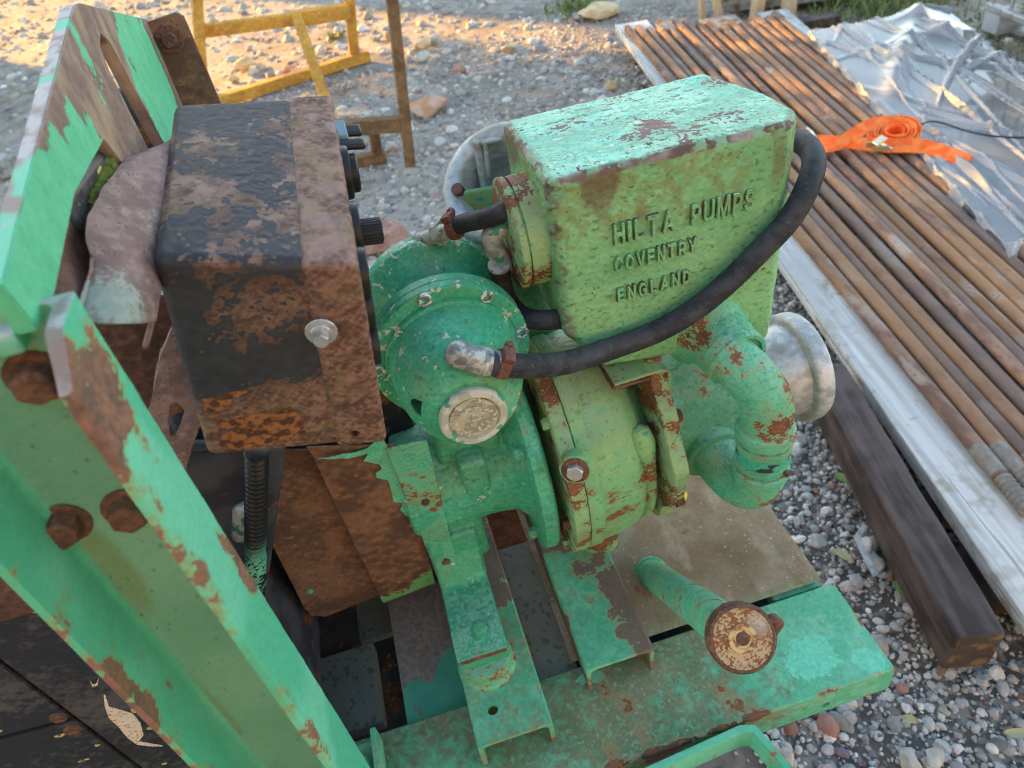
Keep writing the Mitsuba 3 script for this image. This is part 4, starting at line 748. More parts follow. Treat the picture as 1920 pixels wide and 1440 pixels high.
V = np.stack([gx, gy, gz], -1).reshape(-1, 3); nb = len(ay_)
i, j = np.meshgrid(np.arange(len(ax_) - 1), np.arange(nb - 1), indexing='ij')
f = np.stack([i * nb + j, (i + 1) * nb + j, (i + 1) * nb + j + 1, i * nb + j + 1], -1).reshape(-1, 4)
top('ground', trimesh.Trimesh(V, np.vstack([f[:, [0, 1, 2]], f[:, [0, 2, 3]]]), process=False), 'mud', None, None, True, kind='structure')

# gravel: thousands of stones in one mesh, near ones finer
scene['stone'] = {'type': 'twosided', 'bsdf': {'type': 'principled', 'base_color': {'type': 'mesh_attribute', 'name': 'vertex_color'}, 'roughness': .8, 'specular': .3}}
def stone_shape(k, seed, ang=.28, cut=3):
    r = np.random.default_rng(seed); m = _ico[k]; v = m.vertices.copy()
    for _ in range(cut + 4):
        d = unit(r.normal(size=3)); h = r.uniform(.55, .9); e = v @ d
        v -= np.clip(e - h, 0, None)[:, None] * d
    v *= 1 + ang * (meshkit.noise(v * 1.7 + seed, seed) - .5)[:, None]
    return v * r.uniform([.8, .65, .5], [1.15, 1., .8]), m.faces
near_shapes = [stone_shape(2, s) for s in range(24)]; far_shapes = [stone_shape(1, s + 50) for s in range(16)]; tiny_shapes = [stone_shape(0, s + 80, .5, 0) for s in range(12)]
def stones(x, y, size, shapes, tones, emb=.35):
    Vs, Fs, Cs, q = [], [], [], 0
    z = gh(x, y) - .012
    for k in range(len(x)):
        v, f = shapes[rng.integers(len(shapes))]
        a, t = rng.uniform(0, 6.283), rng.normal(0, .35)
        ca, sa, ct, st = math.cos(a), math.sin(a), math.cos(t), math.sin(t)
        Rm = A([[ca, -sa * ct, sa * st], [sa, ca * ct, -ca * st], [0, st, ct]])
        w = (v * size[k]) @ Rm.T; w += (x[k], y[k], z[k] + size[k] * (.62 - emb - rng.uniform(0, .25)))
        Vs.append(w); Fs.append(f + q); q += len(w)
        c = tones[rng.integers(len(tones))] * rng.uniform(.7, 1.3) + rng.normal(0, .008, 3)
        Cs.append(np.broadcast_to(np.clip(c, .02, .75), w.shape) * (0.88 + .24 * rng.random(len(w)))[:, None])
    return np.vstack(Vs), np.vstack(Fs), np.vstack(Cs)
grey = A([(.36, .355, .345), (.44, .435, .42), (.27, .27, .265), (.52, .51, .485), (.38, .37, .35), (.33, .33, .33), (.40, .39, .37), (.42, .41, .39), (.20, .20, .20)] * 3 + [(.26, .15, .12)])
warm = A([(.42, .39, .34), (.50, .47, .42), (.36, .33, .28), (.33, .31, .29), (.60, .58, .54), (.45, .38, .28), (.40, .38, .35), (.46, .44, .41), (.25, .23, .22)] * 2 + [(.32, .19, .15)])
n1 = 13000
x1, y1 = rng.uniform(.35, 2.0, n1), rng.uniform(-.2, 2.7, n1)
keep = (x1 + .28 * y1 > .58); x1, y1 = x1[keep], y1[keep]
s1 = np.clip(rng.lognormal(math.log(.0088), .42, len(x1)), .0045, .027)
big = (s1 > .0145)
a1 = stones(x1[big], y1[big], s1[big], near_shapes, grey, .22); a4 = stones(x1[~big], y1[~big], s1[~big], far_shapes, grey, .22)
n2 = 14000
d2 = rng.uniform(.12, 1, n2) ** .8; ang2 = rng.uniform(-.52, .95, n2)
x2, y2 = 13 * d2 * np.sin(ang2), 13 * d2 * np.cos(ang2)
dens = meshkit.fbm(np.stack([x2 * .8, y2 * .8, x2 * 0], -1), 3, 12)
keep = (dens + rng.normal(0, .09, n2) > .40) & ~((x2 > .5) & (y2 < 2.3)); x2, y2 = x2[keep], y2[keep]
s2 = np.clip(rng.lognormal(math.log(.0165), .50, len(x2)), .007, .055) * np.clip(.65 + .09 * y2, .7, 1.3)
a2 = stones(x2, y2, s2, far_shapes, warm * .86, .47)
n3 = 14000
x3, y3 = rng.uniform(-1.2, 3.2, n3), rng.uniform(1.6, 5.5, n3)
s3 = np.clip(rng.lognormal(math.log(.009), .35, n3), .004, .02)
a3 = stones(x3, y3, s3, tiny_shapes, warm * .9, .34)
Fo, q_ = [], 0
n5 = 24000
x5, y5 = rng.uniform(.35, 1.9, n5), rng.uniform(-.1, 2.6, n5)
keep = (x5 + .28 * y5 > .55); x5, y5 = x5[keep], y5[keep]
a5 = stones(x5, y5, np.clip(rng.lognormal(math.log(.0052), .3, len(x5)), .003, .009), tiny_shapes, grey, .2)
for a_ in (a1, a2, a3, a4, a5): Fo.append(a_[1] + q_); q_ += len(a_[0])
V, F, Cc = np.vstack([a_[0] for a_ in (a1, a2, a3, a4, a5)]), np.vstack(Fo), np.vstack([a_[2] for a_ in (a1, a2, a3, a4, a5)])
scene['gravel'] = mikit.ply(trimesh.Trimesh(V, F, process=False), 'stone', smooth=True, color=Cc)
lab('gravel', 'loose grey and buff gravel strewn over the muddy yard', 'gravel', kind='stuff')

# single lumps that stand out
mat('brick_red', lambda p, n, uv: mix(mix((.30, .13, .095), (.40, .22, .17), smoothstep(.35, .65, N(p, 22, 3, 3))), (.42, .36, .31), smoothstep(.58, .70, N(p, 60, 7, 2)) * .7), .85)
mat('brick_orange', lambda p, n, uv: mix((.42, .20, .11), (.46, .30, .21), smoothstep(.35, .65, N(p, 20, 5, 3))), .85)
mat('pale_stone', lambda p, n, uv: mix((.36, .34, .29), (.47, .45, .40), smoothstep(.35, .65, N(p, 25, 5, 3))), .85)
mat('ochre_stone', lambda p, n, uv: mix((.48, .36, .19), (.56, .46, .30), smoothstep(.35, .65, N(p, 25, 8, 3))), .85)
def lump(name, px, size, m, label, cat_, seed, rot=0.0):
    r = np.random.default_rng(seed)
    v, f = stone_shape(3, seed, .35, 6); v = v / np.abs(v).max(0) * A(size) / 2
    ca, sa = math.cos(rot), math.sin(rot); v = v @ A([[ca, sa, 0], [-sa, ca, 0], [0, 0, 1]])
    z = float(gh(A([px[0]]), A([px[1]]))[0])
    v = v + A((px[0], px[1], z + size[2] * .36)); v += (meshkit.fbm(v * 40, 3, seed) - .5)[:, None] * .010
    top(name, trimesh.Trimesh(v, f, process=False), m, label, cat_, 40)
lump('brick', [-0.0011,2.9206,0.0500], (.235, .15, .13), 'brick_red', 'pinkish red broken brick on the gravel right of the control box', 'brick', 3, .15)
lump('brick', [0.4538,4.3647,0.0300], (.30, .22, .08), 'brick_orange', 'flat orange brick lump right of the brown frame post', 'brick', 4, .3)
lump('brick', [-0.3167,5.8047,0.0300], (.15, .05, .05), 'brick_orange', 'small orange brick shard inside the yellow lit frame', 'brick', 6, .5)
lump('brick', [-0.0547,2.7411,0.0200], (.10, .07, .04), 'brick_orange', 'orange brick shard just left of the spool shaped vacuum pump', 'brick', 7, .5)
lump('stone', [-0.6319,6.1016,0.0400], (.17, .09, .11), 'ochre_stone', 'ochre stone in the sun under the left end of the steel frame', 'stone', 8, .7)
lump('stone', [-0.7180,5.8971,0.0200], (.09, .06, .05), 'ochre_stone', 'small ochre stone nearest the control box in the sunlit patch', 'stone', 9, .2)
lump('stone', [0.6566,5.6954,0.0300], (.12, .09, .08), 'ochre_stone', 'round ochre stone right of the tall brown post', 'stone', 10, .1)
lump('stone', [0.6027,5.4080,0.0300], (.13, .08, .08), 'pale_stone', 'grey white stone just below the round ochre one', 'stone', 11, .1)
lump('stone', [0.7688,5.7838,0.0300], (.09, .07, .07), 'pale_stone', 'pale stone above and right of the round ochre one', 'stone', 12, .4)
lump('stone', [1.1861,5.2128,0.0200], (.14, .06, .05), 'ochre_stone', 'flat buff stone in the middle of the open yard', 'stone', 13, .2)
lump('stone', [1.9388,5.4707,0.0200], (.32, .22, .10), 'ochre_stone', 'large flat sunlit stone near the top edge, left of the rods', 'stone', 14, .1)
lump('stone', [1.4988,4.1103,0.0300], (.08, .07, .06), 'ochre_stone', 'round tan stone against the back of the tank top', 'stone', 15, .1)
lump('stone', [-0.2579,5.7138,0.0200], (.10, .05, .05), 'pale_stone', 'white stone beside the orange brick shard', 'stone', 16, .1)
lump('stone', [0.7781,4.9407,0.0300], (.10, .08, .08), 'brick_red', 'dark reddish stone in the open yard between post and tank', 'stone', 17, .1)
lump('stone', [2.3060,3.8476,0.1700], (.08, .07, .10), 'ochre_stone', 'buff stone standing on the board at the far end of the rods', 'stone', 18, .1)
lump('stone', [0.6894,0.4298,0.0200], (.055, .035, .03), 'pale_stone', 'long cream stone at the bottom edge of the photo', 'stone', 19, 1.3)
lump('stone', [0.7341,0.4220,0.0200], (.04, .042, .03), 'pale_stone', 'pale grey stone just right of the long cream one', 'stone', 20, .3)
lump('stone', [0.4749,0.5087,0.0200], (.04, .036, .03), 'pale_stone', 'pale stone next to the bent bracket at the bottom edge', 'stone', 21, .3)
lump('stone', [2.2930,4.5862,0.0500], (.09, .08, .09), 'pale_stone', 'white lump among the far rod ends', 'stone', 22, .3)
lump('stone', [2.4040,4.4011,0.0600], (.15, .10, .10), 'ochre_stone', 'buff lump behind the far rod ends', 'stone', 23, .3)

# leaves and a strip of grey tape on the gravel
mat('leaf_green', lambda p, n, uv: mix((.10, .20, .06), (.22, .30, .12), N(p, 60, 3, 2)), .5)
mat('leaf_pale', lambda p, n, uv: mix((.34, .36, .17), (.42, .38, .22), N(p, 60, 3, 2)), .6)
def leaf(c, L, w, a, m, label, seed):
    t = np.linspace(0, 1, 14); s = np.linspace(-1, 1, 5)
    hw = w / 2 * np.sin(np.pi * t ** .8).clip(.02) ** .8
    g = np.stack([np.broadcast_to((t * L)[:, None], (14, 5)), s[None] * hw[:, None], .004 * np.abs(s)[None] * np.ones(14)[:, None] + .008 * np.sin(2.5 * t + seed)[:, None] * t[:, None]], -1)
    ca, sa = math.cos(a), math.sin(a)
    g = g @ A([[ca, sa, 0], [-sa, ca, 0], [0, 0, 1]]) + A(c)
    top('leaf', sheet_raw(g, .0004), m, label, 'leaf', 60)
leaf([0.9524,1.0917,0.0220], .075, .026, -1.15, 'leaf_green', 'green leaf on the gravel just right of the lower green elbow', 1)
leaf([0.8174,0.8840,0.0240], .050, .022, -1.0, 'leaf_pale', 'pale green leaf on the gravel below the dark timber', 2)
leaf([0.8855,0.7647,0.0240], .060, .030, -1.1, 'leaf_green', 'broad green leaf on the gravel left of the dark timber end', 3)
leaf([0.8694,0.6051,0.0240], .055, .018, -.85, 'leaf_pale', 'narrow yellow green leaf below the end of the dark timber', 4)
leaf([0.8698,0.4160,0.0240], .055, .018, -.35, 'leaf_pale', 'pale leaf at the lower right edge of the gravel', 5)
leaf([0.7159,0.5007,0.0240], .030, .018, -.8, 'leaf_pale', 'small tan leaf among the stones at bottom right', 6)
top('tape', sheet_raw(np.stack([np.stack([np.interp(np.linspace(0, 1, 20), [0, .35, .55, 1], [a_[0] for a_ in q_]), np.interp(np.linspace(0, 1, 20), [0, .35, .55, 1], [a_[1] for a_ in q_]), np.full(20, .026)], -1) for q_ in ((([0.9219,0.9256,0.0200]), ([0.8811,0.8990,0.0200]), ([0.8701,0.8620,0.0200]), ([0.8555,0.7893,0.0200])), (([0.9304,0.9171,0.0200]), ([0.8927,0.8911,0.0200]), ([0.8855,0.8642,0.0200]), ([0.8704,0.7913,0.0200])))]), .001), 'galvanised', 'bent grey strip lying on the gravel beside the dark timber', 'strip')

# ------------------------------------------------------------------ rods on boards
def f_board(p, n, uv):
    q = fbm(p.x * 60 - p.y * 9, p.y * 2.2, p.z * 40, 3); a = N(p, 9, 4, 3)
    col = mix((.40, .41, .40), (.56, .57, .56), smoothstep(.35, .65, q))
    col = mix(col, (.28, .24, .15), smoothstep(.54, .72, a * .6 + N(p, 40, 8, 2) * .4) * .7)
    return mix(col, (.16, .15, .13), smoothstep(.68, .74, q) * .6)
mat('white_board', f_board, .75, bump=lambda p, n, uv: fbm(p.x * 130 - p.y * 20, p.y * 6, p.z * 90, 2), bscale=.002)
mat('grey_board', lambda p, n, uv: mix(mix((.20, .20, .19), (.33, .33, .31), smoothstep(.35, .65, fbm(p.x * 60 - p.y * 10, p.y * 2.5, p.z * 40, 3))), (.15, .11, .06), smoothstep(.6, .7, N(p, 12, 2, 2))), .8)
def f_sleeper(p, n, uv):
    q = fbm(p.x * 70 - p.y * 15, p.y * 7, p.z * 60, 3) * .45 + N(p, 14, 7, 4) * .55
    col = mix((.040, .030, .029), (.092, .070, .066), smoothstep(.35, .65, q))
    end = smoothstep(.5, .9, -n.y)
    return mix(col, mix((.06, .045, .035), (.17, .11, .055), smoothstep(.45, .7, N(p, 45, 3, 4))), end * .9)
mat('sleeper_wood', f_sleeper, .7, bump=lambda p, n, uv: fbm(p.x * 90 - p.y * 20, p.y * 14, p.z * 60, 3), bscale=.002)
def beam(name, a, b, w, h, m, label, cat_, r=.004, amp=.0015, edge=.05, bow=0.0, seed=1):
    """A board or timber from a to b (left top edge line), w wide to the right, h deep."""
    a, b = A(a), A(b); d = unit((b - a) * (1, 1, 0)); s = A((d[1], -d[0], 0))
    m_ = rough(obox(a - Z * h, d, s, Z, np.linalg.norm(b - a), w, h, r), edge, amp, 9, seed)
    v = m_.vertices; t = (v - a) @ d / np.linalg.norm(b - a); v += np.outer(t * (1 - t) * 4 * bow, s); m_.vertices = v
    return top(name, m_, m, label, cat_, 30)
beam('plank', (.985, .42, .118), (1.80, 4.80, .118), .205, .045, 'white_board', 'whitewashed plank nearest the pump, under the left edge of the rods', 'plank', bow=.012)
beam('plank', (1.205, .40, .112), (2.02, 4.70, .112), .20, .04, 'grey_board', 'grey plank under the threaded ends of the rods', 'plank', seed=3)
beam('plank', (1.43, .40, .112), (2.26, 4.55, .112), .22, .04, 'grey_board', 'grey plank hidden under the middle of the rods', 'plank', seed=4)
beam('plank', [2.0800,1.7990,0.1250], [2.6938,4.3992,0.1250], -.17, .045, 'grey_board', 'pale grey plank along the right edge of the rods', 'plank', seed=5) if False else None
bR = [A([2.0696,1.6616,0.1200]), A([2.7558,4.3638,0.1200])]
d_ = unit(bR[1] - bR[0]); s_ = A((d_[1], -d_[0], 0))
beam('plank', bR[0] - s_ * .21, bR[1] - s_ * .21, .20, .045, 'white_board', 'pale plank along the right edge of the rods', 'plank', seed=5)
for t, z in ((1.0, .0), (2.6, 0), (4.1, 0)):
    pass
for k_, (yb, lb) in enumerate(((.95, 'nearest'), (2.6, 'middle'), (4.45, 'far'))):
    beam('bearer', (.92 + .19 * yb, yb, .068), (1.95 + .24 * yb, yb - .18, .068), .09, .07, 'sleeper_wood', lb + ' bearer crossing under the planks', 'bearer', amp=.003, seed=7 + k_)
beam('timber', (.845, .555, .150), (1.035, 1.36, .150), .096, .125, 'sleeper_wood', 'dark brown square timber on the gravel left of the white plank', 'timber', .010, .004, .03, 0, 9)
beam('timber', [1.0363,0.6363,0.0500], [1.0782,0.7983,0.0500], .05, .05, 'sleeper_wood', 'short dark timber under the white plank', 'timber', .006, .003, .03, 0, 11)

def f_rod(p, n, uv):
    s = cell_rod(p)
    a, b, c = N(p, 5, 3, 3, (3, .6, 3)), N(p, 26, 7, 3, (1.5, .6, 1.5)), N(p, 120, 2, 2)
    col = mix((.155, .095, .075), (.255, .158, .118), smoothstep(.35, .65, b))
    col = mix(col, (.33, .18, .09), smoothstep(.48, .64, a) * .7)
    col = mix(col, (.34, .28, .24), smoothstep(.58, .72, N(p, 7, 19, 3, (2.5, .55, 2.5)) * .65 + b * .35) * .8)
    return mix(col, (.12, .065, .045), smoothstep(.64, .74, c * .6 + b * .4) * .6) * (.7 + .6 * s)
def cell_rod(p): return fbm((p.x - .19 * p.y) * 21, 0.0, 0.0, 1)
mat('rod_rust', f_rod, .65)
mat('rod_rust_dull', lambda p, n, uv: mix(f_rod(p, n, uv), (.20, .155, .135), .5) * .85, .65)
mat('rod_rust_warm', lambda p, n, uv: mix(f_rod(p, n, uv), (.34, .19, .10), .4), .65)
mat('rod_thread', lambda p, n, uv: mix((.13, .11, .10), (.28, .26, .23), N(p, 90, 3, 3)), .6)
nr = 16
nx0, fx0 = np.linspace(1.213, 1.213 + .0455 * 15, nr), np.linspace(1.775, 2.62, nr)
# far ends: distances and upset joints as they lie
fy = [4.62, 4.56, 4.50, 4.46, 4.40, 4.50, 4.47, 4.36, 4.37, 4.22, 4.25, 4.20, 4.17, 4.30, 4.20, 4.24]
ordn = ['first', 'second', 'third', 'fourth', 'fifth', 'sixth', 'seventh', 'eighth']
rods_txt = {i_: ordn[i_] + ' rusty rod counted from the white plank' for i_ in range(8)}
rods_txt.update({15 - i_: ordn[i_] + ' rusty rod counted from the right edge of the bundle' for i_ in range(8)})
rods_txt[0] = 'rusty rod with a dark threaded end, lying against the white plank'
rods_txt[1] = 'second rusty rod from the white plank, its bare threads shining'
rods_txt[15] = 'rusty rod at the right edge, with a thick joint at its far end'
for i_ in range(nr):
    r_ = .0198 + .0014 * math.sin(i_ * 2.3)
    y0 = (.862, .850, .80)[i_] if i_ < 3 else .60 - .05 * (i_ % 3)
    x0n = nx0[i_] + .002 * math.sin(i_ * 5.1)
    sl = (fx0[i_] - x0n) / (4.4 - .87)
    p0 = A((x0n + sl * (y0 - .87), y0, .117 + r_)); p1 = A((fx0[i_] + sl * (fy[i_] - 4.4), fy[i_], .117 + r_ + .004 * (i_ % 2)))
    if i_ in (5, 10): p0[2] += .012; p1[2] += .014
    n_ = 70; t = np.linspace(0, 1, n_); path = p0 + (p1 - p0) * t[:, None]
    Lr = np.linalg.norm(p1 - p0); dist = t * Lr
    path[:, 0] += .010 * np.sin(t * 3.14) * math.sin(i_ * 1.7) + .003 * np.sin(t * 9 + i_)
    tone = ('rod_rust', 'rod_rust_warm', 'rod_rust_dull')[(i_ * 7 + i_ // 3) % 3]
    k = top('rod', tube(path[:, :], r_, 18), tone, rods_txt[i_], 'steel rod', 50, 'rusty rods lying on the planks')
    d0 = unit(p1 - p0)
    if i_ < 3:
        th_ = [(-.004, .0)] ; prof = [(0, r_ * .42), (.001, r_ * .95), (.004, r_ * 1.03)]
        for q in range(7): prof += [(.010 + q * .014, r_ * 1.02), (.014 + q * .014, r_ * 1.03), (.0165 + q * .014, r_ * .86), (.0205 + q * .014, r_ * .88)]
        prof += [(.115, r_ * 1.03), (.19, r_ * 1.05), (.20, r_)]
        m_ = lathe([(.03, .0), (.03, r_ * .42)] + prof, p0 - d0 * .105, d0, 28)
        put(k + '__threaded_end', m_, 'rod_thread', 30)
    j0, rj = p1 - d0 * (.22 if i_ % 3 else .12), r_ * (1.28 if i_ in (3, 8, 13, 15) else 1.14)
    put(k + '__joint', lathe([(0, r_), (.006, rj), (.03, rj), (.034, rj * .96), (.04, rj), ((.22 if i_ % 3 else .12) * .95, rj), ((.22 if i_ % 3 else .12), rj * .9), ((.22 if i_ % 3 else .12), rj * .4), (.05, 0)], j0, d0, 22), tone, 40)

# orange ratchet strap lying across the rods
mat('orange_web', lambda p, n, uv: mix((.80, .13, .02), (.86, .22, .05), smoothstep(.4, .6, N(p, 30, 3, 2))) * (.9 + .2 * fbm(p.x * 400, p.y * 400, p.z * 400, 1)), .6)
mat('brass_zinc', lambda p, n, uv: mix((.55, .45, .22), (.62, .60, .50), N(p, 60, 2, 2)), .3, metal=.85)
def ribbon(path, side, w, th=.0022):
    path, side = A(path), A(side)
    g = np.stack([path - side * w / 2, path - side * w / 6, path + side * w / 6, path + side * w / 2], 1)
    return sheet_raw(g, th)
sz = .168
sA = spline([[1.7753,2.6709,0.1650], [1.7774,2.5367,0.1680], [1.8394,2.4673,0.1700], [1.9075,2.3947,0.1720], [1.9711,2.3366,0.1720], [2.0572,2.2809,0.1700], [2.1026,2.1908,0.1660], [2.1368,2.1051,0.1580]], 60)
tn = np.gradient(sA, axis=0); tn /= np.linalg.norm(tn, axis=1, keepdims=True)
sd = np.cross(tn, A((0, 0, 1))); sd /= np.linalg.norm(sd, axis=1, keepdims=True)
nrm = A([unit(q) for q in np.stack([np.interp(np.linspace(0, 1, 60), [0, .4, .7, 1], c_) for c_ in ((-.1, -.2, -.3, -.25), (-.3, -.45, -.7, -.5), (.95, .8, .65, .85))], -1)])
sd = np.cross(tn, nrm); sd /= np.linalg.norm(sd, axis=1, keepdims=True)
k = top('ratchet_strap', ribbon(sA + Z * .022, sd, .056), 'orange_web', 'bright orange ratchet strap coiled on top of the rods', 'strap', 60)
cz = A([2.0426,2.4044,0.1750]); axd = unit((-.10, -.28, .95))
rings = []
for q_ in range(7):
    r0 = .022 + .0085 * q_
    rings.append(lathe([(0, r0), (.001, r0 + .0018), (.046 + .004 * math.sin(q_ * 2.1), r0 + .0022), (.047 + .004 * math.sin(q_ * 2.1), r0 + .0072), (.001, r0 + .0078), (0, r0 + .0070)], cz + A((.002 * math.sin(q_), .002 * math.cos(q_ * 2), 0)), axd, 48, wob=.05))
coil = cat(*rings); cv = coil.vertices - cz; cv[:, 0] *= 1.3; coil.vertices = cz + cv
put(k + '__coil', coil, 'orange_web', 40); lab(k + '__coil', 'coiled tail of the strap')
ar = spline([[1.7707,2.4905,0.1780], [1.8290,2.4411,0.2000], [1.9117,2.4495,0.2250], [2.0181,2.4539,0.2350], [2.0988,2.4132,0.2150], [2.0797,2.3528,0.1850]], 40)
at_ = np.gradient(ar, axis=0); at_ /= np.linalg.norm(at_, axis=1, keepdims=True); asd = np.cross(at_, unit((-.1, -.55, .8))); asd /= np.linalg.norm(asd, axis=1, keepdims=True)
put(k + '__loop', ribbon(ar, asd, .052), 'orange_web', 60)
rb = A([1.9046,2.3061,0.2000])
put(k + '__ratchet', cat(obox(rb - X * .025, X * .9 - Y * .3, Y, Z, .055, .003, .022, .0012), obox(rb - X * .025 + Y * .045, X * .9 - Y * .3, Y, Z, .055, .003, .022, .0012), tube([rb + A((.01, -.004, .012)), rb + A((.01, .05, .012))], .010, 14), tube([rb + A((.045, -.02, .0)), rb + A((.045, .04, .0))], .006, 12), obox(rb - X * .01 + Z * .02, X + Z * .5, Y, Z, .045, .04, .003, .0012)), 'brass_zinc'); lab(k + '__ratchet', 'brassy ratchet buckle')
put(k + '__hook', tube(spline([[1.8144,2.6519,0.1900], [1.7958,2.5849,0.2000], [1.7830,2.5328,0.1950], [1.7878,2.5219,0.1800]], 20), .006, 10), 'zinc')
lump('rubble', [2.0877,4.7940,0.1000], (.10, .07, .13), 'orange_web', 'orange plastic scrap behind the far left rod ends', 'scrap', 31, .3)

# ------------------------------------------------------------------ sheeted stack on the right
mat('blue_tub', (.30, .42, .60), .45)
mat('wet_sheet', lambda p, n, uv: mix(mix((.055, .055, .066), (.12, .115, .12), smoothstep(.4, .6, N(p, 5, 3, 3))), (.50, .45, .36), smoothstep(.60, .64, N(p, 26, 12, 3, (1, .35, 1)) * .6 + N(p, 80, 4, 2) * .4)), .5)
qs = [A([2.5190,3.7743,0.1600]), A([3.2310,3.6416,0.1600]), A([2.5451,1.7656,0.1600]), A([1.8554,1.5902,0.1600])]
k = top('panel_stack', cat(*[hull([q + Z * (dz - .16 + .003 * kk) + A((.004 * math.sin(5 * dz + kk), .004, 0)) for kk, q in enumerate(qs)] + [q + Z * (dz - .185) for q in qs], .004) for dz in (.03, .06, .09, .12, .15)]), 'wet_sheet', 'flat stack of dark panels under clear plastic right of the rods', 'panel stack')
def f_film(p, n, uv):
    side = (p.x - 2.06) - .245 * (p.y - 1.8)
    milky = smoothstep(.42, .10, side + .25 * (N(p, 3.0, 3, 3) - .5))
    w = .02 + .34 * milky + .46 * smoothstep(.94, .72, n.z * n.z) + .08 * N(p, 9, 5, 2)
    return dr.clip(w, 0, .80)
scene['film_skin'] = {'type': 'blendbsdf', 'weight': proc(f_film),
    'bsdf_0': {'type': 'thindielectric', 'int_ior': 1.5}, 'bsdf_1': {'type': 'twosided', 'bsdf': {'type': 'principled', 'base_color': {'type': 'rgb', 'value': [.33, .345, .37]}, 'roughness': .35, 'specular': .6}}}
uu, vv = np.meshgrid(np.linspace(-.05, 1.04, 170), np.linspace(-.16, 1.06, 170), indexing='ij')   # u along the long side, v across from the rods
P00, P01, P11, P10 = qs[0], qs[1], qs[2], qs[3]
B = ((1 - uu) * (1 - vv))[..., None] * P00 + ((1 - uu) * vv)[..., None] * P01 + (uu * vv)[..., None] * P11 + (uu * (1 - vv))[..., None] * P10
zz = .172 + 0 * uu
cr = np.random.default_rng(5)
for _ in range(34):
    c0 = cr.uniform(0, 1, 2); an = cr.normal(.6, .7); L_ = cr.uniform(.12, .5); wd = cr.uniform(.010, .028); hh = cr.uniform(.006, .020)
    du, dv = uu - c0[0], vv - c0[1]; al = du * math.cos(an) + dv * math.sin(an); ac = -du * math.sin(an) + dv * math.cos(an)
    zz += hh * np.clip(1 - np.abs(ac + .08 * al * al) / (wd * (1.2 - np.abs(al) / L_)).clip(1e-4), 0, 1) * (np.abs(al) < L_)
zz += .006 * (meshkit.fbm(np.stack([uu * 7, vv * 5, uu * 0], -1), 2, 9) - .5)
zz += .07 * np.exp(-np.abs((uu - .04) / .09) - np.abs((vv - .78) / .10)) + .06 * np.exp(-np.abs((uu - .20) / .05) - np.abs((vv - .80) / .10)) + .05 * np.exp(-(((uu - .25) + (vv - .45) * .6) / .05) ** 2) * np.exp(-((vv - .4) / .25) ** 2)
edge_ = np.clip(np.minimum.reduce([(uu + .0) / .05, (1.0 - uu) / .05, (vv + .0) / .07, (1.02 - vv) / .05]), -1.2, 0)
zz += edge_ * .14 + np.where(edge_ < 0, .02 * np.sin(uu * 70 + vv * 30), 0)
B[..., 2] = np.maximum(zz, .012); B[..., 0] += .02 * np.sin(vv * 23 + uu * 9) * 0
k = top('plastic_sheet', sheet_raw(B, .0006), 'film_skin', 'crumpled clear plastic sheet spread over the panel stack', 'plastic sheet', True)
top('cord', tube(spline([[2.1648,2.4177,0.2000], [2.1854,2.3894,0.2200], [2.2167,2.3248,0.2200], [2.2442,2.2172,0.2200], [2.2948,2.1437,0.2200], [2.4134,2.0763,0.2200]], 50), .0035, 8), 'black_plastic', 'thin black cord lying over the plastic sheet', 'cord', 60)
leaf([2.3803,2.4625,0.2000], .05, .03, .4, 'leaf_green', 'green leaf caught on the plastic sheet', 8)

lump('tub', [-0.0618,2.5019,0.1000], (.26, .20, .20), 'blue_tub', 'pale blue plastic scrap half hidden behind the spool of the vacuum pump', 'plastic scrap', 44, .3)
# ------------------------------------------------------------------ liquid container on its pallet, top right
mat('pallet_grey', (.42, .46, .50), .6)
mat('ibc_white', (.66, .70, .72), .4, spec=.5)
ic = A([3.5498,3.6780,0.0000]); iu = unit(A([3.4703,3.2203,0.0000]) - ic); iv = A((-iu[1], iu[0], 0)); iv = iv if iv[0] > 0 else -iv
k = 'tank_container'; lab(k, 'white liquid container in a galvanised cage on a pallet at the top right corner', 'container')
for a_ in (0.0, .50, 1.0): part('pallet_block', obox(ic + iu * a_ - Z * .01, iu, iv, Z, .14, .14, .11, .01), 'pallet_grey', parent=k)
part('pallet_rail', cat(obox(ic + Z * .10 - iv * .01, iu, iv, Z, 1.2, .04, .035, .008), obox(ic + iu * .05 + iv * .08 + Z * .0, iu, iv, Z, 1.1, .05, .03, .006)), 'galvanised', parent=k)
part('bottle', obox(ic + iu * .03 + iv * .05 + Z * .15, iu, iv, Z, 1.14, .9, 1.0, .06), 'ibc_white', parent=k)
part('cage', cat(*[tube([ic + iu * a_ + iv * .015 + Z * .13, ic + iu * a_ + iv * .015 + Z * 1.15], .011, 10) for a_ in np.linspace(.03, 1.17, 8)], *[tube([ic + iu * .0 + iv * .015 + Z * z, ic + iu * 1.2 + iv * .015 + Z * z], .011, 10) for z in (.25, .5, .8, 1.1)]), 'galvanised', parent=k)

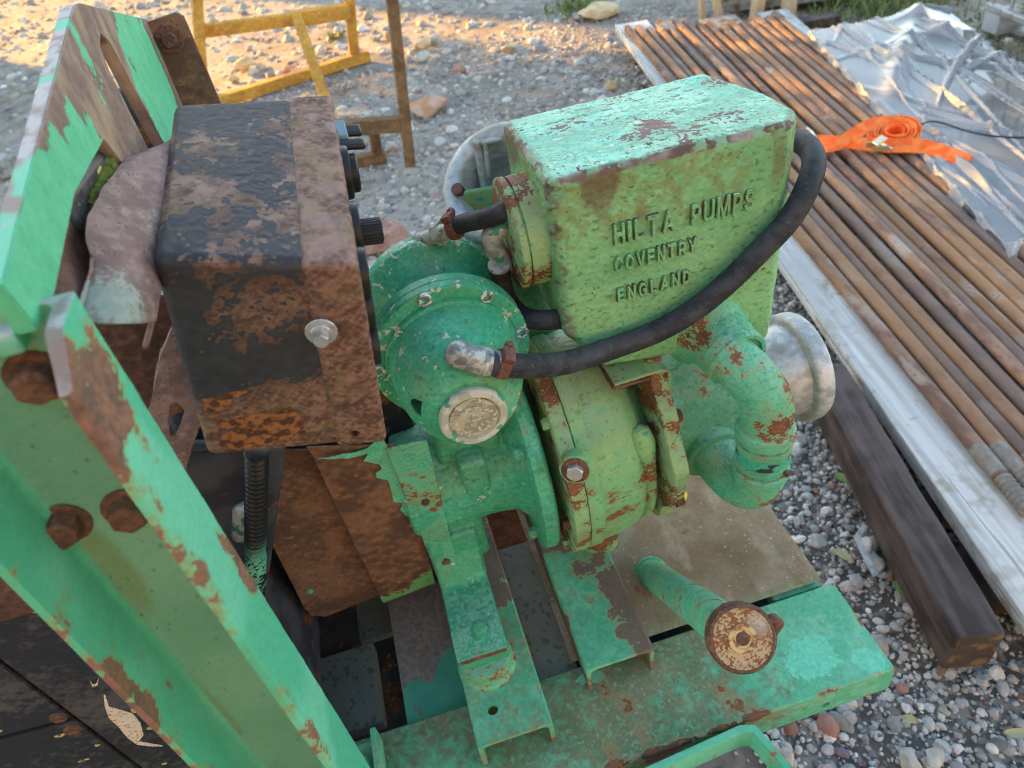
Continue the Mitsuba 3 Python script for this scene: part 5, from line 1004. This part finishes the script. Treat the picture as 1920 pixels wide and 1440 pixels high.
# ------------------------------------------------------------------ steel frames in the sun, far trestle and old timber
def bar(a, b, w=.045, h=None, r=.004):
    a, b = A(a), A(b); d = unit(b - a); u, v, _ = basis(d); h = h or w
    return hull([p + u * s * (w / 2 - r) + v * q * (h / 2 - r) for p in (a, b) for s in (-1, 1) for q in (-1, 1)], r)
k = 'steel_frame'; lab(k, 'rusty steel frame standing in the sunlight at the top left, sunlit yellow in its colour', 'steel frame')
fa = [[-0.7555,5.6200,0.4152], [-0.1728,5.6200,0.3710], [0.2051,5.6200,0.3496]]
part('top_rail', bar(fa[0], fa[1], .075, .075), 'frame_sunlit', parent=k); part('top_rail', bar(fa[1], fa[2], .10, .09), 'frame_sunlit', parent=k)
part('post', bar([0.2580,5.6200,0.6004], [0.1662,5.6600,0.0756], .068), 'frame_sunlit', parent=k)
part('post', bar([-0.4924,5.6200,1.3009], [-0.9074,5.5000,0.0221], .062), 'frame_sunlit', parent=k)
part('brace', bar([-0.1457,5.6000,0.3899], [-0.1037,4.9500,0.0128], .065), 'frame_sunlit', 'leaning grey brown brace', parent=k)
part('foot_rail', bar([-0.7964,5.3789,0.0350], [0.2557,5.6595,0.0350], .07), 'frame_sunlit', parent=k)
part('top_rail', bar([-1.0320,5.8000,0.9307], [0.4993,5.8000,0.7508], .05), 'frame_sunlit', parent=k)
k = 'steel_frame_001'; lab(k, 'brown steel stand with a tall post in the shade right of the control box', 'steel frame')
part('post', bar([0.2320,3.6178,0.0100], A([0.2320,3.6178,0.0100]) + unit(A([0.3217,3.5800,0.7908]) - A([0.2320,3.6178,0.0100])) * 1.25, .060, .05), 'trestle_rust', parent=k)
part('cross_rail', bar([-0.1467,3.7200,0.2721], [0.2384,3.6200,0.2452], .060, .07), 'trestle_rust', parent=k)
part('foot_rail', bar([-0.1838,3.8549,0.0300], [0.1295,3.8063,0.0300], .07, .065), 'trestle_rust', parent=k)
part('strut', bar([0.1014,3.6700,0.2254], [0.0937,3.8185,0.0400], .05), 'trestle_rust', parent=k)
mat('pale_lumber', lambda p, n, uv: mix((.44, .33, .20), (.56, .45, .30), fbm(p.x * 40, p.y * 40, p.z * 5, 2)), .75)
k = 'wooden_trestle'; lab(k, 'pale wooden trestle whose legs stand behind the far rod ends', 'trestle')
for a_, b_, w in (([2.6207,4.5091,0.0200], [2.6489,4.5000,0.3376], .085), ([2.7781,4.3942,0.0200], [2.7936,4.4200,0.3237], .09), ([2.3763,4.7314,0.0200], [2.3453,4.7500,0.3537], .05), ([2.4434,4.6125,0.0200], [2.3517,4.6200,0.3734], .06)):
    part('leg', rough(bar(a_, b_, w, w * .6), .05, .002, 20, 2), 'pale_lumber', parent=k)
part('top_beam', bar([2.2725,4.7500,0.4115], [2.8898,4.4500,0.3729], .09), 'pale_lumber', parent=k)
beam('timber', [2.4395,4.4529,0.1000], [3.4404,4.4970,0.1000], -.5, .09, 'grey_board', 'weathered grey timber lying behind the wooden trestle', 'timber', .01, .004, .06, 0, 21) if False else None
wa, wb = A([2.5351,4.8092,0.0500]), A([3.3171,4.5242,0.0500])
top('timber', rough(hull([wa, wb, wa + Y * .35 + X * .25, wb + Y * .35 + X * .25, wa + Z * .10, wb + Z * .10, wa + Z * .10 + Y * .35 + X * .25, wb + Z * .10 + Y * .35 + X * .25], .01), .06, .005, 9, 4), 'grey_board', 'weathered grey timber lying behind the wooden trestle', 'timber', 30)
top('fallen_beam', rough(bar([-2.3711,5.2865,0.0500], [-2.0407,4.9747,0.0500], .12, .10), .04, .004, 14, 3), 'grey_board', 'grey timber end at the left edge behind the lifting post', 'beam')

# tufts of grass and weeds: blades in one mesh each
mat('grass_blade', lambda p, n, uv: mix((.10, .15, .035), (.24, .26, .10), N(p, 30, 2, 2)), .6)
def tuft(c, n, R_, h, label, name='grass', seed=1):
    r = np.random.default_rng(seed); Vs, Fs = [], []
    for q in range(n):
        b = A(c) + A((r.normal(0, R_), r.normal(0, R_), 0)); b[2] = float(gh(b[:1], b[1:2])[0]) - .015
        a = r.uniform(0, 6.28); L = h * r.uniform(.5, 1.2); w = .004 * r.uniform(.7, 1.6); d = A((math.cos(a), math.sin(a), 0)); s = A((-d[1], d[0], 0)); le = r.uniform(.2, .9)
        pts = [b + d * L * le * t * t + Z * L * t * (1 - .3 * t * le) for t in (0, .4, .75, 1)]
        o = len(Vs); Vs += [pts[0] - s * w, pts[0] + s * w, pts[1] - s * w, pts[1] + s * w, pts[2] - s * w * .7, pts[2] + s * w * .7, pts[3]]
        Fs += [[o, o + 1, o + 3], [o, o + 3, o + 2], [o + 2, o + 3, o + 5], [o + 2, o + 5, o + 4], [o + 4, o + 5, o + 6]]
    top(name, trimesh.Trimesh(A(Vs), Fs, process=False), 'grass_blade', label, 'grass', False, kind='stuff')
tuft([1.9014,5.8356,0.0000], 260, .12, .10, 'tuft of yellowish grass in the sunlit strip', 'grass', 2)
tuft([3.4542,4.4337,0.0000], 700, .22, .14, 'low green weeds behind the sheeted stack', 'weeds', 3)
tuft([3.3771,3.7949,0.0000], 800, .35, .04, 'thin green grass between the stack and the container', 'grass', 4)
tuft([3.1472,2.9774,0.0000], 400, .25, .07, 'green grass beside the pallet of the container', 'grass', 5)
tuft([0.0786,6.4455,0.0000], 60, .04, .07, 'small green weed inside the steel frame', 'weeds', 6)

# ------------------------------------------------------------------ unseen sheds added beyond the frame to shade the yard, low sun slipping between them
mat('added_shed_wall', lambda p, n, uv: mix((.22, .21, .20), (.30, .29, .27), fbm(p.x * .8, p.y * .8, p.z * 3, 2)), .8)
sun2, per = unit((-.58, .81, 0)), A((.8131, .5822, 0))
def added_shed(name, m0, m1, s, depth, h, label):
    o = per * m0 + sun2 * s
    k = name; lab(k, label, 'added_shed')
    part('wall', obox(o - Z * .2, per, sun2, Z, m1 - m0, depth, h, .02), 'added_shed_wall', parent=k)
    part('roof', hull([o + per * a + sun2 * b + Z * z for a in (-.3, m1 - m0 + .3) for b, z in ((-.3, h - .2), (depth + .3, h - .2), (depth / 2, h + .9))], .03), 'dark_rust', parent=k)
added_shed('added_shed', -16.0, 2.45, 17.0, 6.0, 6.4, 'unseen grey building added to shade the left of the yard')
added_shed('added_shed_001', 4.55, 17.0, 17.5, 6.0, 6.6, 'unseen grey building added to shade the far side of the yard')

# unseen leafy crown added between the sheds: it breaks the low sun into patches
mat('leaf_dark', (.05, .08, .025), .6)
r_ = np.random.default_rng(11); nl = 11000
a_, h_, d_ = r_.uniform(1.6, 5.4, nl), 3.25 + 3.6 * r_.beta(1.1, 1.7, nl), r_.uniform(0, 1.6, nl)
clump = meshkit.fbm(np.stack([a_ * 1.1, h_ * .9, d_ * .8], -1), 2, 3); ok = clump > .36 + .10 * (h_ < 3.5)
c_ = per * a_[ok, None] + sun2 * (15.0 + d_[ok, None]) + Z * h_[ok, None]
e1, e2 = r_.normal(size=(len(c_), 3)), r_.normal(size=(len(c_), 3)); e1 /= np.linalg.norm(e1, axis=1, keepdims=True); e2 /= np.linalg.norm(e2, axis=1, keepdims=True)
V = np.stack([c_ - e1 * .10, c_ + e2 * .055, c_ + e1 * .10, c_ - e2 * .055], 1).reshape(-1, 3); q_ = np.arange(len(c_))[:, None] * 4
k = 'added_tree'; lab(k, 'unseen leafy crown added between the two sheds to dapple the sun', 'added_tree')
part('crown', trimesh.Trimesh(V, np.vstack([q_ + [0, 1, 2], q_ + [0, 2, 3]]), process=False), 'leaf_dark', smooth=False, parent=k)
tb_ = per * 5.2 + sun2 * 15.8
part('trunk', tube(spline([tb_ - Z * .2, tb_ + Z * 1.5, tb_ - per * .3 + Z * 3.2, tb_ - per * 1.2 + Z * 5.5], 20), np.linspace(.22, .07, 20), 14), 'sleeper_wood', parent=k)

def added_back_shed(name, o, u, w, depth, h, label):  # unseen building added to cut horizon light on the front faces
    k = name; lab(k, label, 'added_shed'); v = A((-u[1], u[0], 0))
    part('wall', obox(A(o) - Z * .2, u, v, Z, w, depth, h, .02), 'added_shed_wall', parent=k)
    part('roof', hull([A(o) + unit(u) * a + v * b + Z * z for a in (-.3, w + .3) for b, z in ((-.3, h - .2), (depth + .3, h - .2), (depth / 2, h + .8))], .03), 'dark_rust', parent=k)
added_back_shed('added_shed_002', (-7.0, -9.0, 0), unit(A((1.0, -.12, 0))), 13.0, 5.0, 4.2, 'long unseen building added behind the camera to dim front faces')
